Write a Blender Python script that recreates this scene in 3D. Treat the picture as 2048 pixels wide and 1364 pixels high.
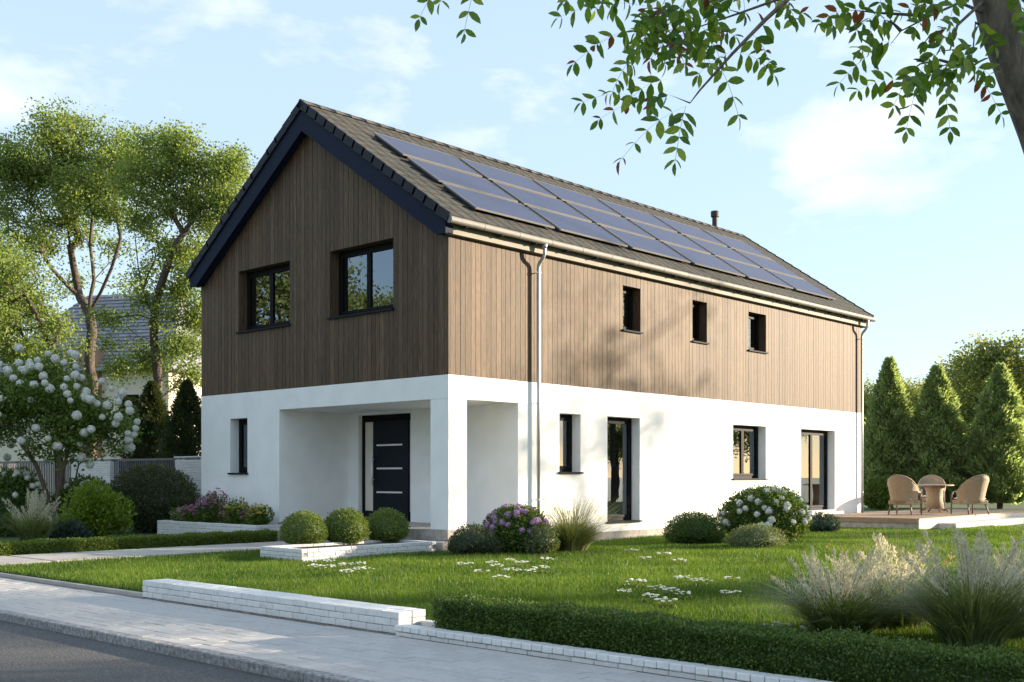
import bpy, math, random
import numpy as np
from mathutils import Matrix, Vector

# ------------------------------------------------------------------ clear
for o in list(bpy.data.objects):
    bpy.data.objects.remove(o)
scene = bpy.context.scene
COL = scene.collection
rng = np.random.default_rng(7)
random.seed(7)

# ------------------------------------------------------------------ camera
CAM = np.array([14.1295, -13.6637, 0.95545])
YAW, FPX, HOR = 0.744885, 2214.22, 952.19
cd = bpy.data.cameras.new('camera')
cam = bpy.data.objects.new('camera', cd)
COL.objects.link(cam)
cam.location = CAM
cam.rotation_euler = (math.pi / 2, 0, YAW)
cd.sensor_width = 36.0
cd.lens = FPX / 2048 * 36.0
cd.shift_y = (HOR - 682) / 2048
cd.clip_start = 0.1
cd.clip_end = 3000
scene.camera = cam

# ------------------------------------------------------------------ sky and sun
SUN = np.array([0.72, 1.0, 0.25])
SUN /= np.linalg.norm(SUN)
SUN_EL = math.asin(SUN[2])
SUN_AZ = math.atan2(SUN[0], SUN[1])
wd = bpy.data.worlds.new('World')
scene.world = wd
wd.use_nodes = True
nt = wd.node_tree
for n in list(nt.nodes):
    nt.nodes.remove(n)
out = nt.nodes.new('ShaderNodeOutputWorld')
sky = nt.nodes.new('ShaderNodeTexSky')
sky.sky_type = 'NISHITA'
sky.sun_disc = False
sky.sun_elevation = SUN_EL
sky.sun_rotation = SUN_AZ
sky.air_density = 1.0
sky.dust_density = 0.5
sky.ozone_density = 1.5
bg = nt.nodes.new('ShaderNodeBackground')
bg.inputs['Strength'].default_value = 0.08
nt.links.new(sky.outputs[0], bg.inputs[0])
# soft cumulus clouds, everywhere in the sky
tc = nt.nodes.new('ShaderNodeTexCoord')
mp = nt.nodes.new('ShaderNodeMapping')
mp.inputs['Scale'].default_value = (1.0, 1.0, 2.3)
mp.inputs['Location'].default_value = (2.6, 8.3, 2.2)
nz = nt.nodes.new('ShaderNodeTexNoise')
nz.inputs['Scale'].default_value = 5.5
nz.inputs['Detail'].default_value = 9.0
nz.inputs['Roughness'].default_value = 0.55
nz.inputs['Distortion'].default_value = 0.15
rp = nt.nodes.new('ShaderNodeValToRGB')
rp.color_ramp.elements[0].position = 0.525
rp.color_ramp.elements[0].color = (0, 0, 0, 1)
rp.color_ramp.elements[1].position = 0.71
rp.color_ramp.elements[1].color = (1, 1, 1, 1)
nt.links.new(tc.outputs['Generated'], mp.inputs[0])
nt.links.new(mp.outputs[0], nz.inputs['Vector'])
nt.links.new(nz.outputs['Fac'], rp.inputs[0])
# a thin even haze over the whole sky
bgv = nt.nodes.new('ShaderNodeBackground')
bgv.inputs['Color'].default_value = (0.64, 0.81, 1.0, 1)
bgv.inputs['Strength'].default_value = 0.445
mixv = nt.nodes.new('ShaderNodeMixShader')
mixv.inputs[0].default_value = 0.60
nt.links.new(bg.outputs[0], mixv.inputs[1])
nt.links.new(bgv.outputs[0], mixv.inputs[2])
mfac = nt.nodes.new('ShaderNodeMath')
mfac.operation = 'MULTIPLY'
mfac.inputs[1].default_value = 0.55
nt.links.new(rp.outputs[0], mfac.inputs[0])
bgc = nt.nodes.new('ShaderNodeBackground')
bgc.inputs['Color'].default_value = (1.0, 0.98, 0.96, 1)
bgc.inputs['Strength'].default_value = 0.50
mixw = nt.nodes.new('ShaderNodeMixShader')
nt.links.new(mfac.outputs[0], mixw.inputs[0])
nt.links.new(mixv.outputs[0], mixw.inputs[1])
nt.links.new(bgc.outputs[0], mixw.inputs[2])
nt.links.new(mixw.outputs[0], out.inputs[0])

sd = bpy.data.lights.new('sun', 'SUN')
sd.energy = 4.6
sd.angle = math.radians(0.6)
sd.color = (1.0, 0.84, 0.63)
so = bpy.data.objects.new('sun', sd)
COL.objects.link(so)
so.rotation_euler = Vector(SUN).to_track_quat('Z', 'Y').to_euler()
so.location = (20, 40, 30)

scene.render.engine = 'CYCLES'
scene.view_settings.view_transform = 'Standard'
scene.view_settings.look = 'None'
scene.view_settings.exposure = 1.62
scene.view_settings.gamma = 1.0
scene.view_settings.use_curve_mapping = False
scene.cycles.max_bounces = 8
scene.cycles.transparent_max_bounces = 12

# ------------------------------------------------------------------ pixel helpers (photo is 2048 wide)
def ray(px, py):
    u, w = (px - 1024) / FPX, -(py - HOR) / FPX
    c, s = math.cos(YAW), math.sin(YAW)
    return np.array([c * u - s, s * u + c, w])
def at(px, py, depth):                 # point at a known distance
    return CAM + ray(px, py) * depth
def onz(px, py, z):                    # point on a level surface
    d = ray(px, py)
    return CAM + d * ((z - CAM[2]) / d[2])
def pxof(X):
    d = np.asarray(X) - CAM
    c, s = math.cos(YAW), math.sin(YAW)
    fw = -s * d[..., 0] + c * d[..., 1]
    rt = c * d[..., 0] + s * d[..., 1]
    return 1024 + FPX * rt / fw, HOR - FPX * d[..., 2] / fw, fw

# ------------------------------------------------------------------ materials
class NB:
    def __init__(s, name):
        s.m = bpy.data.materials.new(name)
        s.m.use_nodes = True
        s.t = s.m.node_tree
        s.b = s.t.nodes['Principled BSDF']
        s.o = s.t.nodes['Material Output']
    def n(s, typ, **kw):
        nd = s.t.nodes.new('ShaderNode' + typ)
        for k, v in kw.items():
            if k in nd.inputs.keys() if isinstance(k, str) else False:
                nd.inputs[k].default_value = v
            else:
                setattr(nd, k, v)
        return nd
    def l(s, a, b):
        s.t.links.new(a, b)

def noise(nb, scale, detail=4, rough=0.55, vec=None, stretch=None):
    n = nb.n('TexNoise')
    n.inputs['Scale'].default_value = scale
    n.inputs['Detail'].default_value = detail
    n.inputs['Roughness'].default_value = rough
    if vec is None:
        g = nb.n('NewGeometry')
        vec = g.outputs['Position']
    if stretch:
        mp = nb.n('Mapping')
        mp.inputs['Scale'].default_value = stretch
        nb.l(vec, mp.inputs[0])
        vec = mp.outputs[0]
    nb.l(vec, n.inputs['Vector'])
    return n.outputs['Fac']

def ramp(nb, fac, stops):
    r = nb.n('ValToRGB')
    e = r.color_ramp.elements
    while len(e) > 1:
        e.remove(e[-1])
    e[0].position = stops[0][0]
    e[0].color = (*stops[0][1], 1)
    for p, c in stops[1:]:
        x = e.new(p)
        x.color = (*c, 1)
    nb.l(fac, r.inputs[0])
    return r.outputs[0]

def mixc(nb, a, b, fac, mode='MIX'):
    m = nb.n('Mix', data_type='RGBA', blend_type=mode)
    if isinstance(fac, (int, float)):
        m.inputs[0].default_value = fac
    else:
        nb.l(fac, m.inputs[0])
    for sock, v in ((m.inputs[6], a), (m.inputs[7], b)):
        if isinstance(v, tuple):
            sock.default_value = (*v, 1)
        else:
            nb.l(v, sock)
    return m.outputs[2]

def bump(nb, h, strength=0.3, dist=0.01):
    b = nb.n('Bump')
    b.inputs['Strength'].default_value = strength
    b.inputs['Distance'].default_value = dist
    nb.l(h, b.inputs['Height'])
    nb.l(b.outputs[0], nb.b.inputs['Normal'])

def rnd_obj(nb):
    return nb.n('ObjectInfo').outputs['Random']

def mat_plain(name, c, rough=0.6, metal=0.0, var=0.12, scale=6.0, bmp=0.0, bscale=60.0, spec=0.5, objvar=0.0, bdist=0.004):
    nb = NB(name)
    f = noise(nb, scale)
    lo = tuple(max(0, x * (1 - var)) for x in c)
    hi = tuple(min(1, x * (1 + var)) for x in c)
    col = ramp(nb, f, [(0.3, lo), (0.7, hi)])
    if objvar:
        k = ramp(nb, rnd_obj(nb), [(0, (1 - objvar,) * 3), (1, (1 + objvar,) * 3)])
        col = mixc(nb, col, k, 1.0, 'MULTIPLY')
    nb.l(col, nb.b.inputs['Base Color'])
    nb.b.inputs['Roughness'].default_value = rough
    nb.b.inputs['Metallic'].default_value = metal
    nb.b.inputs['Specular IOR Level'].default_value = spec
    if bmp:
        bump(nb, noise(nb, bscale, 6, 0.6), bmp, bdist)
    return nb.m

def mat_leaf(name, c_lo, c_hi, trans=0.35, tcol=None, rough=0.45, extra=None, spec=0.35):
    """leaf: per-leaf random tone from the 'rnd' attribute, thin translucent blade"""
    nb = NB(name)
    a = nb.n('Attribute', attribute_name='rnd')
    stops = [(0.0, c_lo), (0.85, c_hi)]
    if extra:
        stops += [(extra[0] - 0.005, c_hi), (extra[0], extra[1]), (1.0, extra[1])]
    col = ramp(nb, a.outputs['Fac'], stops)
    nb.l(col, nb.b.inputs['Base Color'])
    nb.b.inputs['Roughness'].default_value = rough
    nb.b.inputs['Specular IOR Level'].default_value = spec
    tr = nb.n('BsdfTranslucent')
    tint = tcol or (1.35, 1.25, 0.5)
    tm = mixc(nb, col, tint, 1.0, 'MULTIPLY')
    nb.l(tm, tr.inputs['Color'])
    mx = nb.n('MixShader')
    mx.inputs[0].default_value = trans
    nb.l(nb.b.outputs[0], mx.inputs[1])
    nb.l(tr.outputs[0], mx.inputs[2])
    nb.l(mx.outputs[0], nb.o.inputs['Surface'])
    return nb.m

def mat_wood(name, c_dark, c_light, axis_stretch, rough=0.5, objvar=0.22, streak=0.4, spec=0.5):
    nb = NB(name)
    info = nb.n('ObjectInfo')
    g = nb.n('NewGeometry')
    add = nb.n('VectorMath', operation='ADD')
    comb = nb.n('CombineXYZ')
    mul = nb.n('Math', operation='MULTIPLY')
    mul.inputs[1].default_value = 37.0
    nb.l(info.outputs['Random'], mul.inputs[0])
    for i in range(3):
        nb.l(mul.outputs[0], comb.inputs[i])
    nb.l(g.outputs['Position'], add.inputs[0])
    nb.l(comb.outputs[0], add.inputs[1])
    v = add.outputs[0]
    f1 = noise(nb, 14.0, 8, 0.65, v, axis_stretch)
    f2 = noise(nb, 3.0, 3, 0.5, v, axis_stretch)
    col = ramp(nb, f1, [(0.32, c_dark), (0.68, c_light)])
    col = mixc(nb, col, ramp(nb, f2, [(0.35, (0.8,) * 3), (0.65, (1.12,) * 3)]), 0.8, 'MULTIPLY')
    f3 = noise(nb, 9.0, 2, 0.4, v, axis_stretch)
    st = ramp(nb, f3, [(0.66, (0, 0, 0)), (0.74, (1, 1, 1))])
    pale = tuple(min(1, x * 2.1) for x in c_light)
    sm = nb.n('Math', operation='MULTIPLY')
    sm.inputs[1].default_value = streak
    nb.l(st, sm.inputs[0])
    col = mixc(nb, col, pale, sm.outputs[0])
    k = ramp(nb, info.outputs['Random'], [(0, (1 - objvar,) * 3), (1, (1 + objvar,) * 3)])
    col = mixc(nb, col, k, 1.0, 'MULTIPLY')
    nb.l(col, nb.b.inputs['Base Color'])
    nb.b.inputs['Roughness'].default_value = rough
    nb.b.inputs['Specular IOR Level'].default_value = spec
    bump(nb, f1, 0.35, 0.004)
    return nb.m

M = {}
M['plaster'] = mat_plain('plaster', (0.845, 0.84, 0.83), 0.85, var=0.045, scale=2.2, bmp=0.45, bscale=110, spec=0.2)
M['plaster_in'] = mat_plain('interior_paint', (0.62, 0.55, 0.47), 0.9, var=0.04, scale=1)
M['floor_in'] = mat_plain('interior_floor', (0.25, 0.17, 0.11), 0.5, var=0.2, scale=3)
M['wood'] = mat_wood('timber_cladding', (0.056, 0.037, 0.024), (0.150, 0.097, 0.057), (5.0, 5.0, 0.35), rough=0.6, spec=0.2, objvar=0.22, streak=0.35)
M['concrete'] = mat_plain('concrete', (0.36, 0.33, 0.30), 0.9, var=0.25, scale=9, bmp=0.5, bscale=70)
M['navy'] = mat_plain('navy_bargeboard', (0.010, 0.016, 0.036), 0.7, var=0.1, scale=4, bmp=0.1, spec=0.15)
M['fascia'] = mat_plain('fascia_grey', (0.24, 0.225, 0.19), 0.6, var=0.06, scale=3, spec=0.15)
M['black'] = mat_plain('black_frame', (0.006, 0.006, 0.007), 0.6, var=0.1, scale=5, spec=0.12)
M['sillm'] = mat_plain('dark_sill', (0.016, 0.018, 0.026), 0.7, var=0.1, spec=0.15)
M['zinc'] = mat_plain('zinc', (0.20, 0.19, 0.175), 0.6, metal=0.1, var=0.1, scale=5, spec=0.3)
M['pipe'] = mat_plain('zinc_pipe', (0.50, 0.50, 0.50), 0.42, metal=0.55, var=0.06, scale=5)
M['tile'] = mat_plain('roof_tile', (0.054, 0.050, 0.039), 0.75, var=0.28, scale=5, bmp=0.4, bscale=40, objvar=0.14)
M['verge'] = mat_plain('verge_tile', (0.012, 0.015, 0.024), 0.8, var=0.2, scale=6, bmp=0.3, objvar=0.1)
M['steel'] = mat_plain('brushed_steel', (0.74, 0.74, 0.74), 0.4, metal=0.2, var=0.05)
M['door'] = mat_plain('anthracite_door', (0.007, 0.010, 0.018), 0.55, var=0.1, scale=8, bmp=0.08, bscale=300, spec=0.2)
M['flue'] = mat_plain('flue_metal', (0.040, 0.036, 0.032), 0.65, metal=0.1, var=0.15)
M['alu'] = mat_plain('panel_frame', (0.22, 0.21, 0.20), 0.6, metal=0.1, var=0.05)
M['rail'] = mat_plain('panel_rail', (0.03, 0.03, 0.033), 0.5, metal=0.3)

def mat_glass(name, refl, tint, rough=0.0):
    nb = NB(name)
    nb.t.nodes.remove(nb.b)
    tr = nb.n('BsdfTransparent')
    tr.inputs[0].default_value = (*tint, 1)
    gl = nb.n('BsdfGlossy')
    gl.inputs['Roughness'].default_value = rough
    gl.inputs['Color'].default_value = (0.78, 0.89, 1.0, 1)
    fr = nb.n('Fresnel')
    fr.inputs['IOR'].default_value = refl
    mx = nb.n('MixShader')
    nb.l(fr.outputs[0], mx.inputs[0])
    nb.l(tr.outputs[0], mx.inputs[1])
    nb.l(gl.outputs[0], mx.inputs[2])
    nb.l(mx.outputs[0], nb.o.inputs['Surface'])
    return nb.m
M['glass'] = mat_glass('coated_glass', 2.6, (0.55, 0.56, 0.58))
M['frost'] = mat_plain('frosted_glass', (0.74, 0.67, 0.58), 0.25, var=0.05, scale=2)

def mat_cells():
    nb = NB('solar_cells')
    g = nb.n('TexCoord')
    sep = nb.n('SeparateXYZ')
    nb.l(g.outputs['Object'], sep.inputs[0])
    masks = []
    for i, (per, w) in enumerate(((0.105, 0.055), (0.0525, 0.07))):
        m1 = nb.n('Math', operation='DIVIDE'); m1.inputs[1].default_value = per
        m2 = nb.n('Math', operation='FRACT')
        m3 = nb.n('Math', operation='LESS_THAN'); m3.inputs[1].default_value = w
        nb.l(sep.outputs[0 if i == 0 else 1], m1.inputs[0]); nb.l(m1.outputs[0], m2.inputs[0]); nb.l(m2.outputs[0], m3.inputs[0])
        masks.append(m3.outputs[0])
    mx = nb.n('Math', operation='MAXIMUM')
    nb.l(masks[0], mx.inputs[0]); nb.l(masks[1], mx.inputs[1])
    f = noise(nb, 20, 3)
    base = ramp(nb, f, [(0.3, (0.017, 0.018, 0.048)), (0.7, (0.028, 0.030, 0.075))])
    col = mixc(nb, base, (0.075, 0.075, 0.12), mx.outputs[0])
    nb.l(col, nb.b.inputs['Base Color'])
    nb.b.inputs['Roughness'].default_value = 0.36
    nb.b.inputs['Specular IOR Level'].default_value = 0.5
    return nb.m
M['cells'] = mat_cells()

def mat_brick(name, c, paint_wear=0.5):
    nb = NB(name)
    f = noise(nb, 22, 6, 0.6)
    f2 = noise(nb, 7, 5, 0.65)
    col = ramp(nb, f, [(0.3, tuple(x * 0.88 for x in c)), (0.6, c)])
    wear = ramp(nb, f2, [(0.66, (0, 0, 0)), (0.74, (1, 1, 1))])
    wm = nb.n('Math', operation='MULTIPLY'); wm.inputs[1].default_value = paint_wear
    nb.l(wear, wm.inputs[0])
    col = mixc(nb, col, (0.33, 0.31, 0.30), wm.outputs[0])
    k = ramp(nb, rnd_obj(nb), [(0, (0.93,) * 3), (1, (1.04,) * 3)])
    col = mixc(nb, col, k, 1.0, 'MULTIPLY')
    nb.l(col, nb.b.inputs['Base Color'])
    nb.b.inputs['Roughness'].default_value = 0.9
    nb.b.inputs['Specular IOR Level'].default_value = 0.15
    bump(nb, noise(nb, 45, 6, 0.65), 0.5, 0.005)
    return nb.m
M['brick'] = mat_brick('white_painted_brick', (0.72, 0.71, 0.70))
M['mortar'] = mat_plain('mortar', (0.34, 0.33, 0.32), 0.95, var=0.75, scale=11, bmp=0.6)
M['paver'] = mat_brick('pale_paver', (0.50, 0.475, 0.455), 0.25)
M['sand'] = mat_plain('joint_sand', (0.34, 0.32, 0.30), 0.95, var=0.2, scale=30)
M['slab'] = mat_plain('path_slab', (0.46, 0.42, 0.38), 0.85, var=0.14, scale=3, bmp=0.3, bscale=60, objvar=0.06)
M['kerb'] = mat_plain('granite_kerb', (0.26, 0.25, 0.25), 0.85, var=0.55, scale=26, bmp=0.7, bscale=60, objvar=0.08)

def mat_asphalt():
    nb = NB('asphalt')
    f = noise(nb, 60, 6, 0.8)
    f2 = noise(nb, 1.4, 4)
    f3 = noise(nb, 40, 3, 0.6)
    col = ramp(nb, f, [(0.36, (0.042, 0.041, 0.043)), (0.55, (0.095, 0.092, 0.090)), (0.68, (0.26, 0.25, 0.24))])
    col = mixc(nb, col, ramp(nb, f2, [(0.3, (0.82,) * 3), (0.7, (1.15,) * 3)]), 1.0, 'MULTIPLY')
    nb.l(col, nb.b.inputs['Base Color'])
    nb.b.inputs['Roughness'].default_value = 0.9
    bump(nb, f3, 0.8, 0.01)
    return nb.m
M['asphalt'] = mat_asphalt()
M['soil_grit'] = mat_plain('grit', (0.17, 0.14, 0.12), 0.95, var=0.5, scale=40, bmp=0.8)
M['soil'] = mat_plain('soil', (0.055, 0.045, 0.030), 0.95, var=0.3, scale=8, bmp=0.6)
M['turf'] = mat_plain('turf', (0.050, 0.085, 0.018), 0.9, var=0.3, scale=5, bmp=0.8, bscale=50)
M['grass'] = mat_leaf('grass_blades', (0.056, 0.120, 0.016), (0.150, 0.235, 0.036), 0.45, (1.3, 1.3, 0.4), 0.5, extra=(.88, (.30, .27, .11)))

# ------------------------------------------------------------------ object helpers
WM = {}
def empty(name, loc, label=None, cat=None, group=None, parent=None, rot=(0, 0, 0), kind=None):
    o = bpy.data.objects.new(name, None)
    COL.objects.link(o)
    o.empty_display_size = 0.2
    o.location = loc
    o.rotation_euler = rot
    m = Matrix.LocRotScale(Vector(loc), None, None)
    from mathutils import Euler
    m = Matrix.LocRotScale(Vector(loc), Euler(rot), None)
    WM[o.name] = m
    if parent is not None:
        o.parent = parent
        o.matrix_parent_inverse = WM[parent.name].inverted()
    tag(o, label, cat, group, kind)
    return o
def tag(o, label=None, cat=None, group=None, kind=None):
    if label: o['label'] = label
    if cat: o['category'] = cat
    if group: o['group'] = group
    if kind: o['kind'] = kind
    return o
def add(name, me, parent=None, loc=(0, 0, 0), rot=(0, 0, 0), scale=(1, 1, 1), local=False, **kw):
    """link mesh me as an object; loc/rot are in the world unless local"""
    from mathutils import Euler
    o = bpy.data.objects.new(name, me)
    COL.objects.link(o)
    o.location = loc
    o.rotation_euler = rot
    o.scale = scale
    m = Matrix.LocRotScale(Vector(loc), Euler(rot), Vector(scale))
    if parent is not None:
        o.parent = parent
        if local:
            m = WM[parent.name] @ m
        else:
            o.matrix_parent_inverse = WM[parent.name].inverted()
    WM[o.name] = m
    tag(o, **kw)
    return o
def copy_tree(o, loc, rotz=None, scale=None, label=None, parent=None):
    c = o.copy()
    COL.objects.link(c)
    if parent is None:
        c.location = loc
        if rotz is not None: c.rotation_euler = (0, 0, rotz)
        if scale is not None: c.scale = (scale,) * 3 if isinstance(scale, (int, float)) else scale
        if label: c['label'] = label
    else:
        c.parent = parent
        c.matrix_parent_inverse = o.matrix_parent_inverse.copy()
    for ch in CHILD(o):
        copy_tree(ch, None, parent=c)
    return c
def CHILD(o):
    return [x for x in list(COL.objects) if x.parent == o]

class MB:
    def __init__(s):
        s.v, s.f = [], []
    def vv(s, *pts):
        i = len(s.v)
        s.v += [tuple(float(c) for c in p) for p in pts]
        return i
    def quad(s, a, b, c, d):
        i = s.vv(a, b, c, d)
        s.f.append((i, i + 1, i + 2, i + 3))
    def poly(s, pts):
        i = s.vv(*pts)
        s.f.append(tuple(range(i, i + len(pts))))
    def box(s, x0, x1, y0, y1, z0, z1):
        i = s.vv((x0, y0, z0), (x1, y0, z0), (x1, y1, z0), (x0, y1, z0), (x0, y0, z1), (x1, y0, z1), (x1, y1, z1), (x0, y1, z1))
        for q in ((3, 2, 1, 0), (4, 5, 6, 7), (0, 1, 5, 4), (1, 2, 6, 5), (2, 3, 7, 6), (3, 0, 4, 7)):
            s.f.append(tuple(i + k for k in q))
        return s
    def cbox(s, x0, x1, y0, y1, z0, z1, c):
        """box with chamfered edges"""
        xs, ys, zs = (x0, x1), (y0, y1), (z0, z1)
        idx = {}
        for a in (0, 1):
            for b in (0, 1):
                for d in (0, 1):
                    sx, sy, sz = (1 - 2 * a), (1 - 2 * b), (1 - 2 * d)
                    X, Y, Z = xs[a], ys[b], zs[d]
                    idx[a, b, d] = s.vv((X, Y + sy * c, Z + sz * c), (X + sx * c, Y, Z + sz * c), (X + sx * c, Y + sy * c, Z))
        I = lambda a, b, d, k: idx[a, b, d] + k
        for a in (0, 1):
            q = [I(a, 0, 0, 0), I(a, 1, 0, 0), I(a, 1, 1, 0), I(a, 0, 1, 0)]
            s.f.append(tuple(q if a else q[::-1]))
        for b in (0, 1):
            q = [I(0, b, 0, 1), I(1, b, 0, 1), I(1, b, 1, 1), I(0, b, 1, 1)]
            s.f.append(tuple(q[::-1] if b else q))
        for d in (0, 1):
            q = [I(0, 0, d, 2), I(1, 0, d, 2), I(1, 1, d, 2), I(0, 1, d, 2)]
            s.f.append(tuple(q if d else q[::-1]))
        for b in (0, 1):
            for d in (0, 1):
                s.f.append((I(0, b, d, 1), I(1, b, d, 1), I(1, b, d, 2), I(0, b, d, 2)))
        for a in (0, 1):
            for d in (0, 1):
                s.f.append((I(a, 0, d, 0), I(a, 1, d, 0), I(a, 1, d, 2), I(a, 0, d, 2)))
        for a in (0, 1):
            for b in (0, 1):
                s.f.append((I(a, b, 0, 0), I(a, b, 1, 0), I(a, b, 1, 1), I(a, b, 0, 1)))
        for a in (0, 1):
            for b in (0, 1):
                for d in (0, 1):
                    i = idx[a, b, d]
                    s.f.append((i, i + 1, i + 2))
        return s
    def prism(s, pts, off):
        """closed polygon pts swept by off"""
        n = len(pts)
        off = np.array(off, float)
        a = [np.array(p, float) for p in pts]
        i = s.vv(*a)
        j = s.vv(*[p + off for p in a])
        s.f.append(tuple(range(i, i + n))[::-1])
        s.f.append(tuple(range(j, j + n)))
        for k in range(n):
            l = (k + 1) % n
            s.f.append((i + k, i + l, j + l, j + k))
        return s
    def tube(s, path, rad, sides=8, caps=True):
        P = [np.array(p, float) for p in path]
        R = rad if hasattr(rad, '__len__') else [rad] * len(P)
        t0 = P[1] - P[0]
        t0 /= np.linalg.norm(t0) + 1e-9
        ref = np.array([0, 0, 1.0]) if abs(t0[2]) < 0.9 else np.array([1.0, 0, 0])
        u = np.cross(t0, ref); u /= np.linalg.norm(u)
        rings = []
        for k, p in enumerate(P):
            if k == 0: t = P[1] - P[0]
            elif k == len(P) - 1: t = P[-1] - P[-2]
            else: t = P[k + 1] - P[k - 1]
            t = t / (np.linalg.norm(t) + 1e-9)
            u = u - t * np.dot(u, t); u /= np.linalg.norm(u) + 1e-9
            w = np.cross(t, u)
            rings.append(s.vv(*[p + R[k] * (math.cos(a) * u + math.sin(a) * w) for a in [2 * math.pi * q / sides for q in range(sides)]]))
        for k in range(len(P) - 1):
            for q in range(sides):
                r = (q + 1) % sides
                s.f.append((rings[k] + q, rings[k] + r, rings[k + 1] + r, rings[k + 1] + q))
        if caps:
            s.f.append(tuple(rings[0] + q for q in range(sides))[::-1])
            s.f.append(tuple(rings[-1] + q for q in range(sides)))
        return s
    def lathe(s, prof, c=(0, 0, 0), sides=20, sx=1.0, sy=1.0):
        rings = []
        for r, z in prof:
            rings.append(s.vv(*[(c[0] + sx * r * math.cos(2 * math.pi * q / sides), c[1] + sy * r * math.sin(2 * math.pi * q / sides), c[2] + z) for q in range(sides)]))
        for k in range(len(prof) - 1):
            for q in range(sides):
                r = (q + 1) % sides
                s.f.append((rings[k] + q, rings[k] + r, rings[k + 1] + r, rings[k + 1] + q))
        s.f.append(tuple(rings[0] + q for q in range(sides))[::-1])
        s.f.append(tuple(rings[-1] + q for q in range(sides)))
        return s
    def mesh(s, name, mat, smooth=False):
        me = bpy.data.meshes.new(name)
        me.from_pydata(s.v, [], s.f)
        me.materials.append(M[mat] if isinstance(mat, str) else mat)
        if smooth:
            me.polygons.foreach_set('use_smooth', [True] * len(me.polygons))
        me.update()
        return me
    def build(s, name, mat, parent=None, smooth=False, **kw):
        return add(name, s.mesh(name, mat, smooth), parent, **kw)

def np_mesh(name, V, F, mat, rnd=None, smooth=False):
    V = np.ascontiguousarray(V, np.float32); F = np.ascontiguousarray(F, np.int32)
    me = bpy.data.meshes.new(name)
    n, (m, k) = len(V), F.shape
    me.vertices.add(n); me.vertices.foreach_set('co', V.ravel())
    me.loops.add(m * k); me.loops.foreach_set('vertex_index', F.ravel())
    me.polygons.add(m); me.polygons.foreach_set('loop_start', np.arange(0, m * k, k, dtype=np.int32))
    if smooth: me.polygons.foreach_set('use_smooth', np.ones(m, bool))
    if rnd is not None:
        a = me.attributes.new('rnd', 'FLOAT', 'POINT')
        a.data.foreach_set('value', np.ascontiguousarray(rnd, np.float32))
    me.materials.append(M[mat] if isinstance(mat, str) else mat)
    me.update(calc_edges=True)
    return me

def unit(a):
    return a / (np.linalg.norm(a, axis=-1, keepdims=True) + 1e-9)
def rdir(n, r=None):
    r = r or rng
    return unit(r.normal(size=(n, 3)))

def leaves(P, D, L, Wd, r=None, N=None, fold=0.25):
    """two-triangle folded leaves: base P, axis D, length L, half width Wd"""
    r = r or rng
    n = len(P)
    L = np.broadcast_to(L, (n,))[:, None]; Wd = np.broadcast_to(Wd, (n,))[:, None]
    D = unit(D)
    S = unit(np.cross(D, rdir(n, r) if N is None else N))
    U = np.cross(S, D)
    tip = P + D * L
    mid = P + D * L * 0.45
    a = mid + S * Wd + U * Wd * fold
    b = mid - S * Wd + U * Wd * fold
    V = np.stack([P, a, tip, b], 1).reshape(-1, 3)
    i = np.arange(n)[:, None] * 4
    F = np.concatenate([i + np.array([[0, 1, 2]]), i + np.array([[0, 2, 3]])], 1).reshape(-1, 3)
    return V, F, np.repeat(r.random(n), 4)

def merge(parts):
    Vs, Fs, Rs, o = [], [], [], 0
    for V, F, R in parts:
        Vs.append(V); Fs.append(F + o); Rs.append(R); o += len(V)
    return np.concatenate(Vs), np.concatenate(Fs), np.concatenate(Rs)
# ================================================================== THE SETTING
LZ = -0.38          # lawn
SZ = -0.42          # sidewalk
RZ = -0.495         # road
SW0, SW1 = -8.85, -7.26   # sidewalk kerb edge / garden edge
g = MB(); g.quad((-900, -900, -0.62), (900, -900, -0.62), (900, 900, -0.62), (-900, 900, -0.62))
g.build('ground', 'turf', kind='structure')
# lawn sheet with a gentle roll
def sheet(x0, x1, y0, y1, nx, ny, zf):
    xs, ys = np.linspace(x0, x1, nx), np.linspace(y0, y1, ny)
    X, Y = np.meshgrid(xs, ys)
    V = np.stack([X, Y, zf(X, Y)], -1).reshape(-1, 3)
    i = (np.arange(ny - 1)[:, None] * nx + np.arange(nx - 1)[None]).reshape(-1, 1)
    return V, i + np.array([[0, 1, nx + 1, nx]])
def lawn_z(x, y):
    return LZ + 0.012 * np.sin(x * 0.9 + 1.3) * np.cos(y * 0.7) * np.clip((y + 7.2) / 1.5, 0, 1)
V, F = sheet(-160, 160, SW1 + 0.11, 260, 161, 134, lawn_z)
add('lawn', np_mesh('lawn', V, F, 'turf'), kind='structure')
g = MB(); g.quad((-200, -16.5, RZ), (200, -16.5, RZ), (200, SW0 - 0.06, RZ), (-200, SW0 - 0.06, RZ))
g.build('road', 'asphalt', kind='structure')
g = MB(); g.box(-200, 200, -60, -16.5, -0.61, -0.40)
g.build('far_verge', 'turf', kind='structure')

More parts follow.
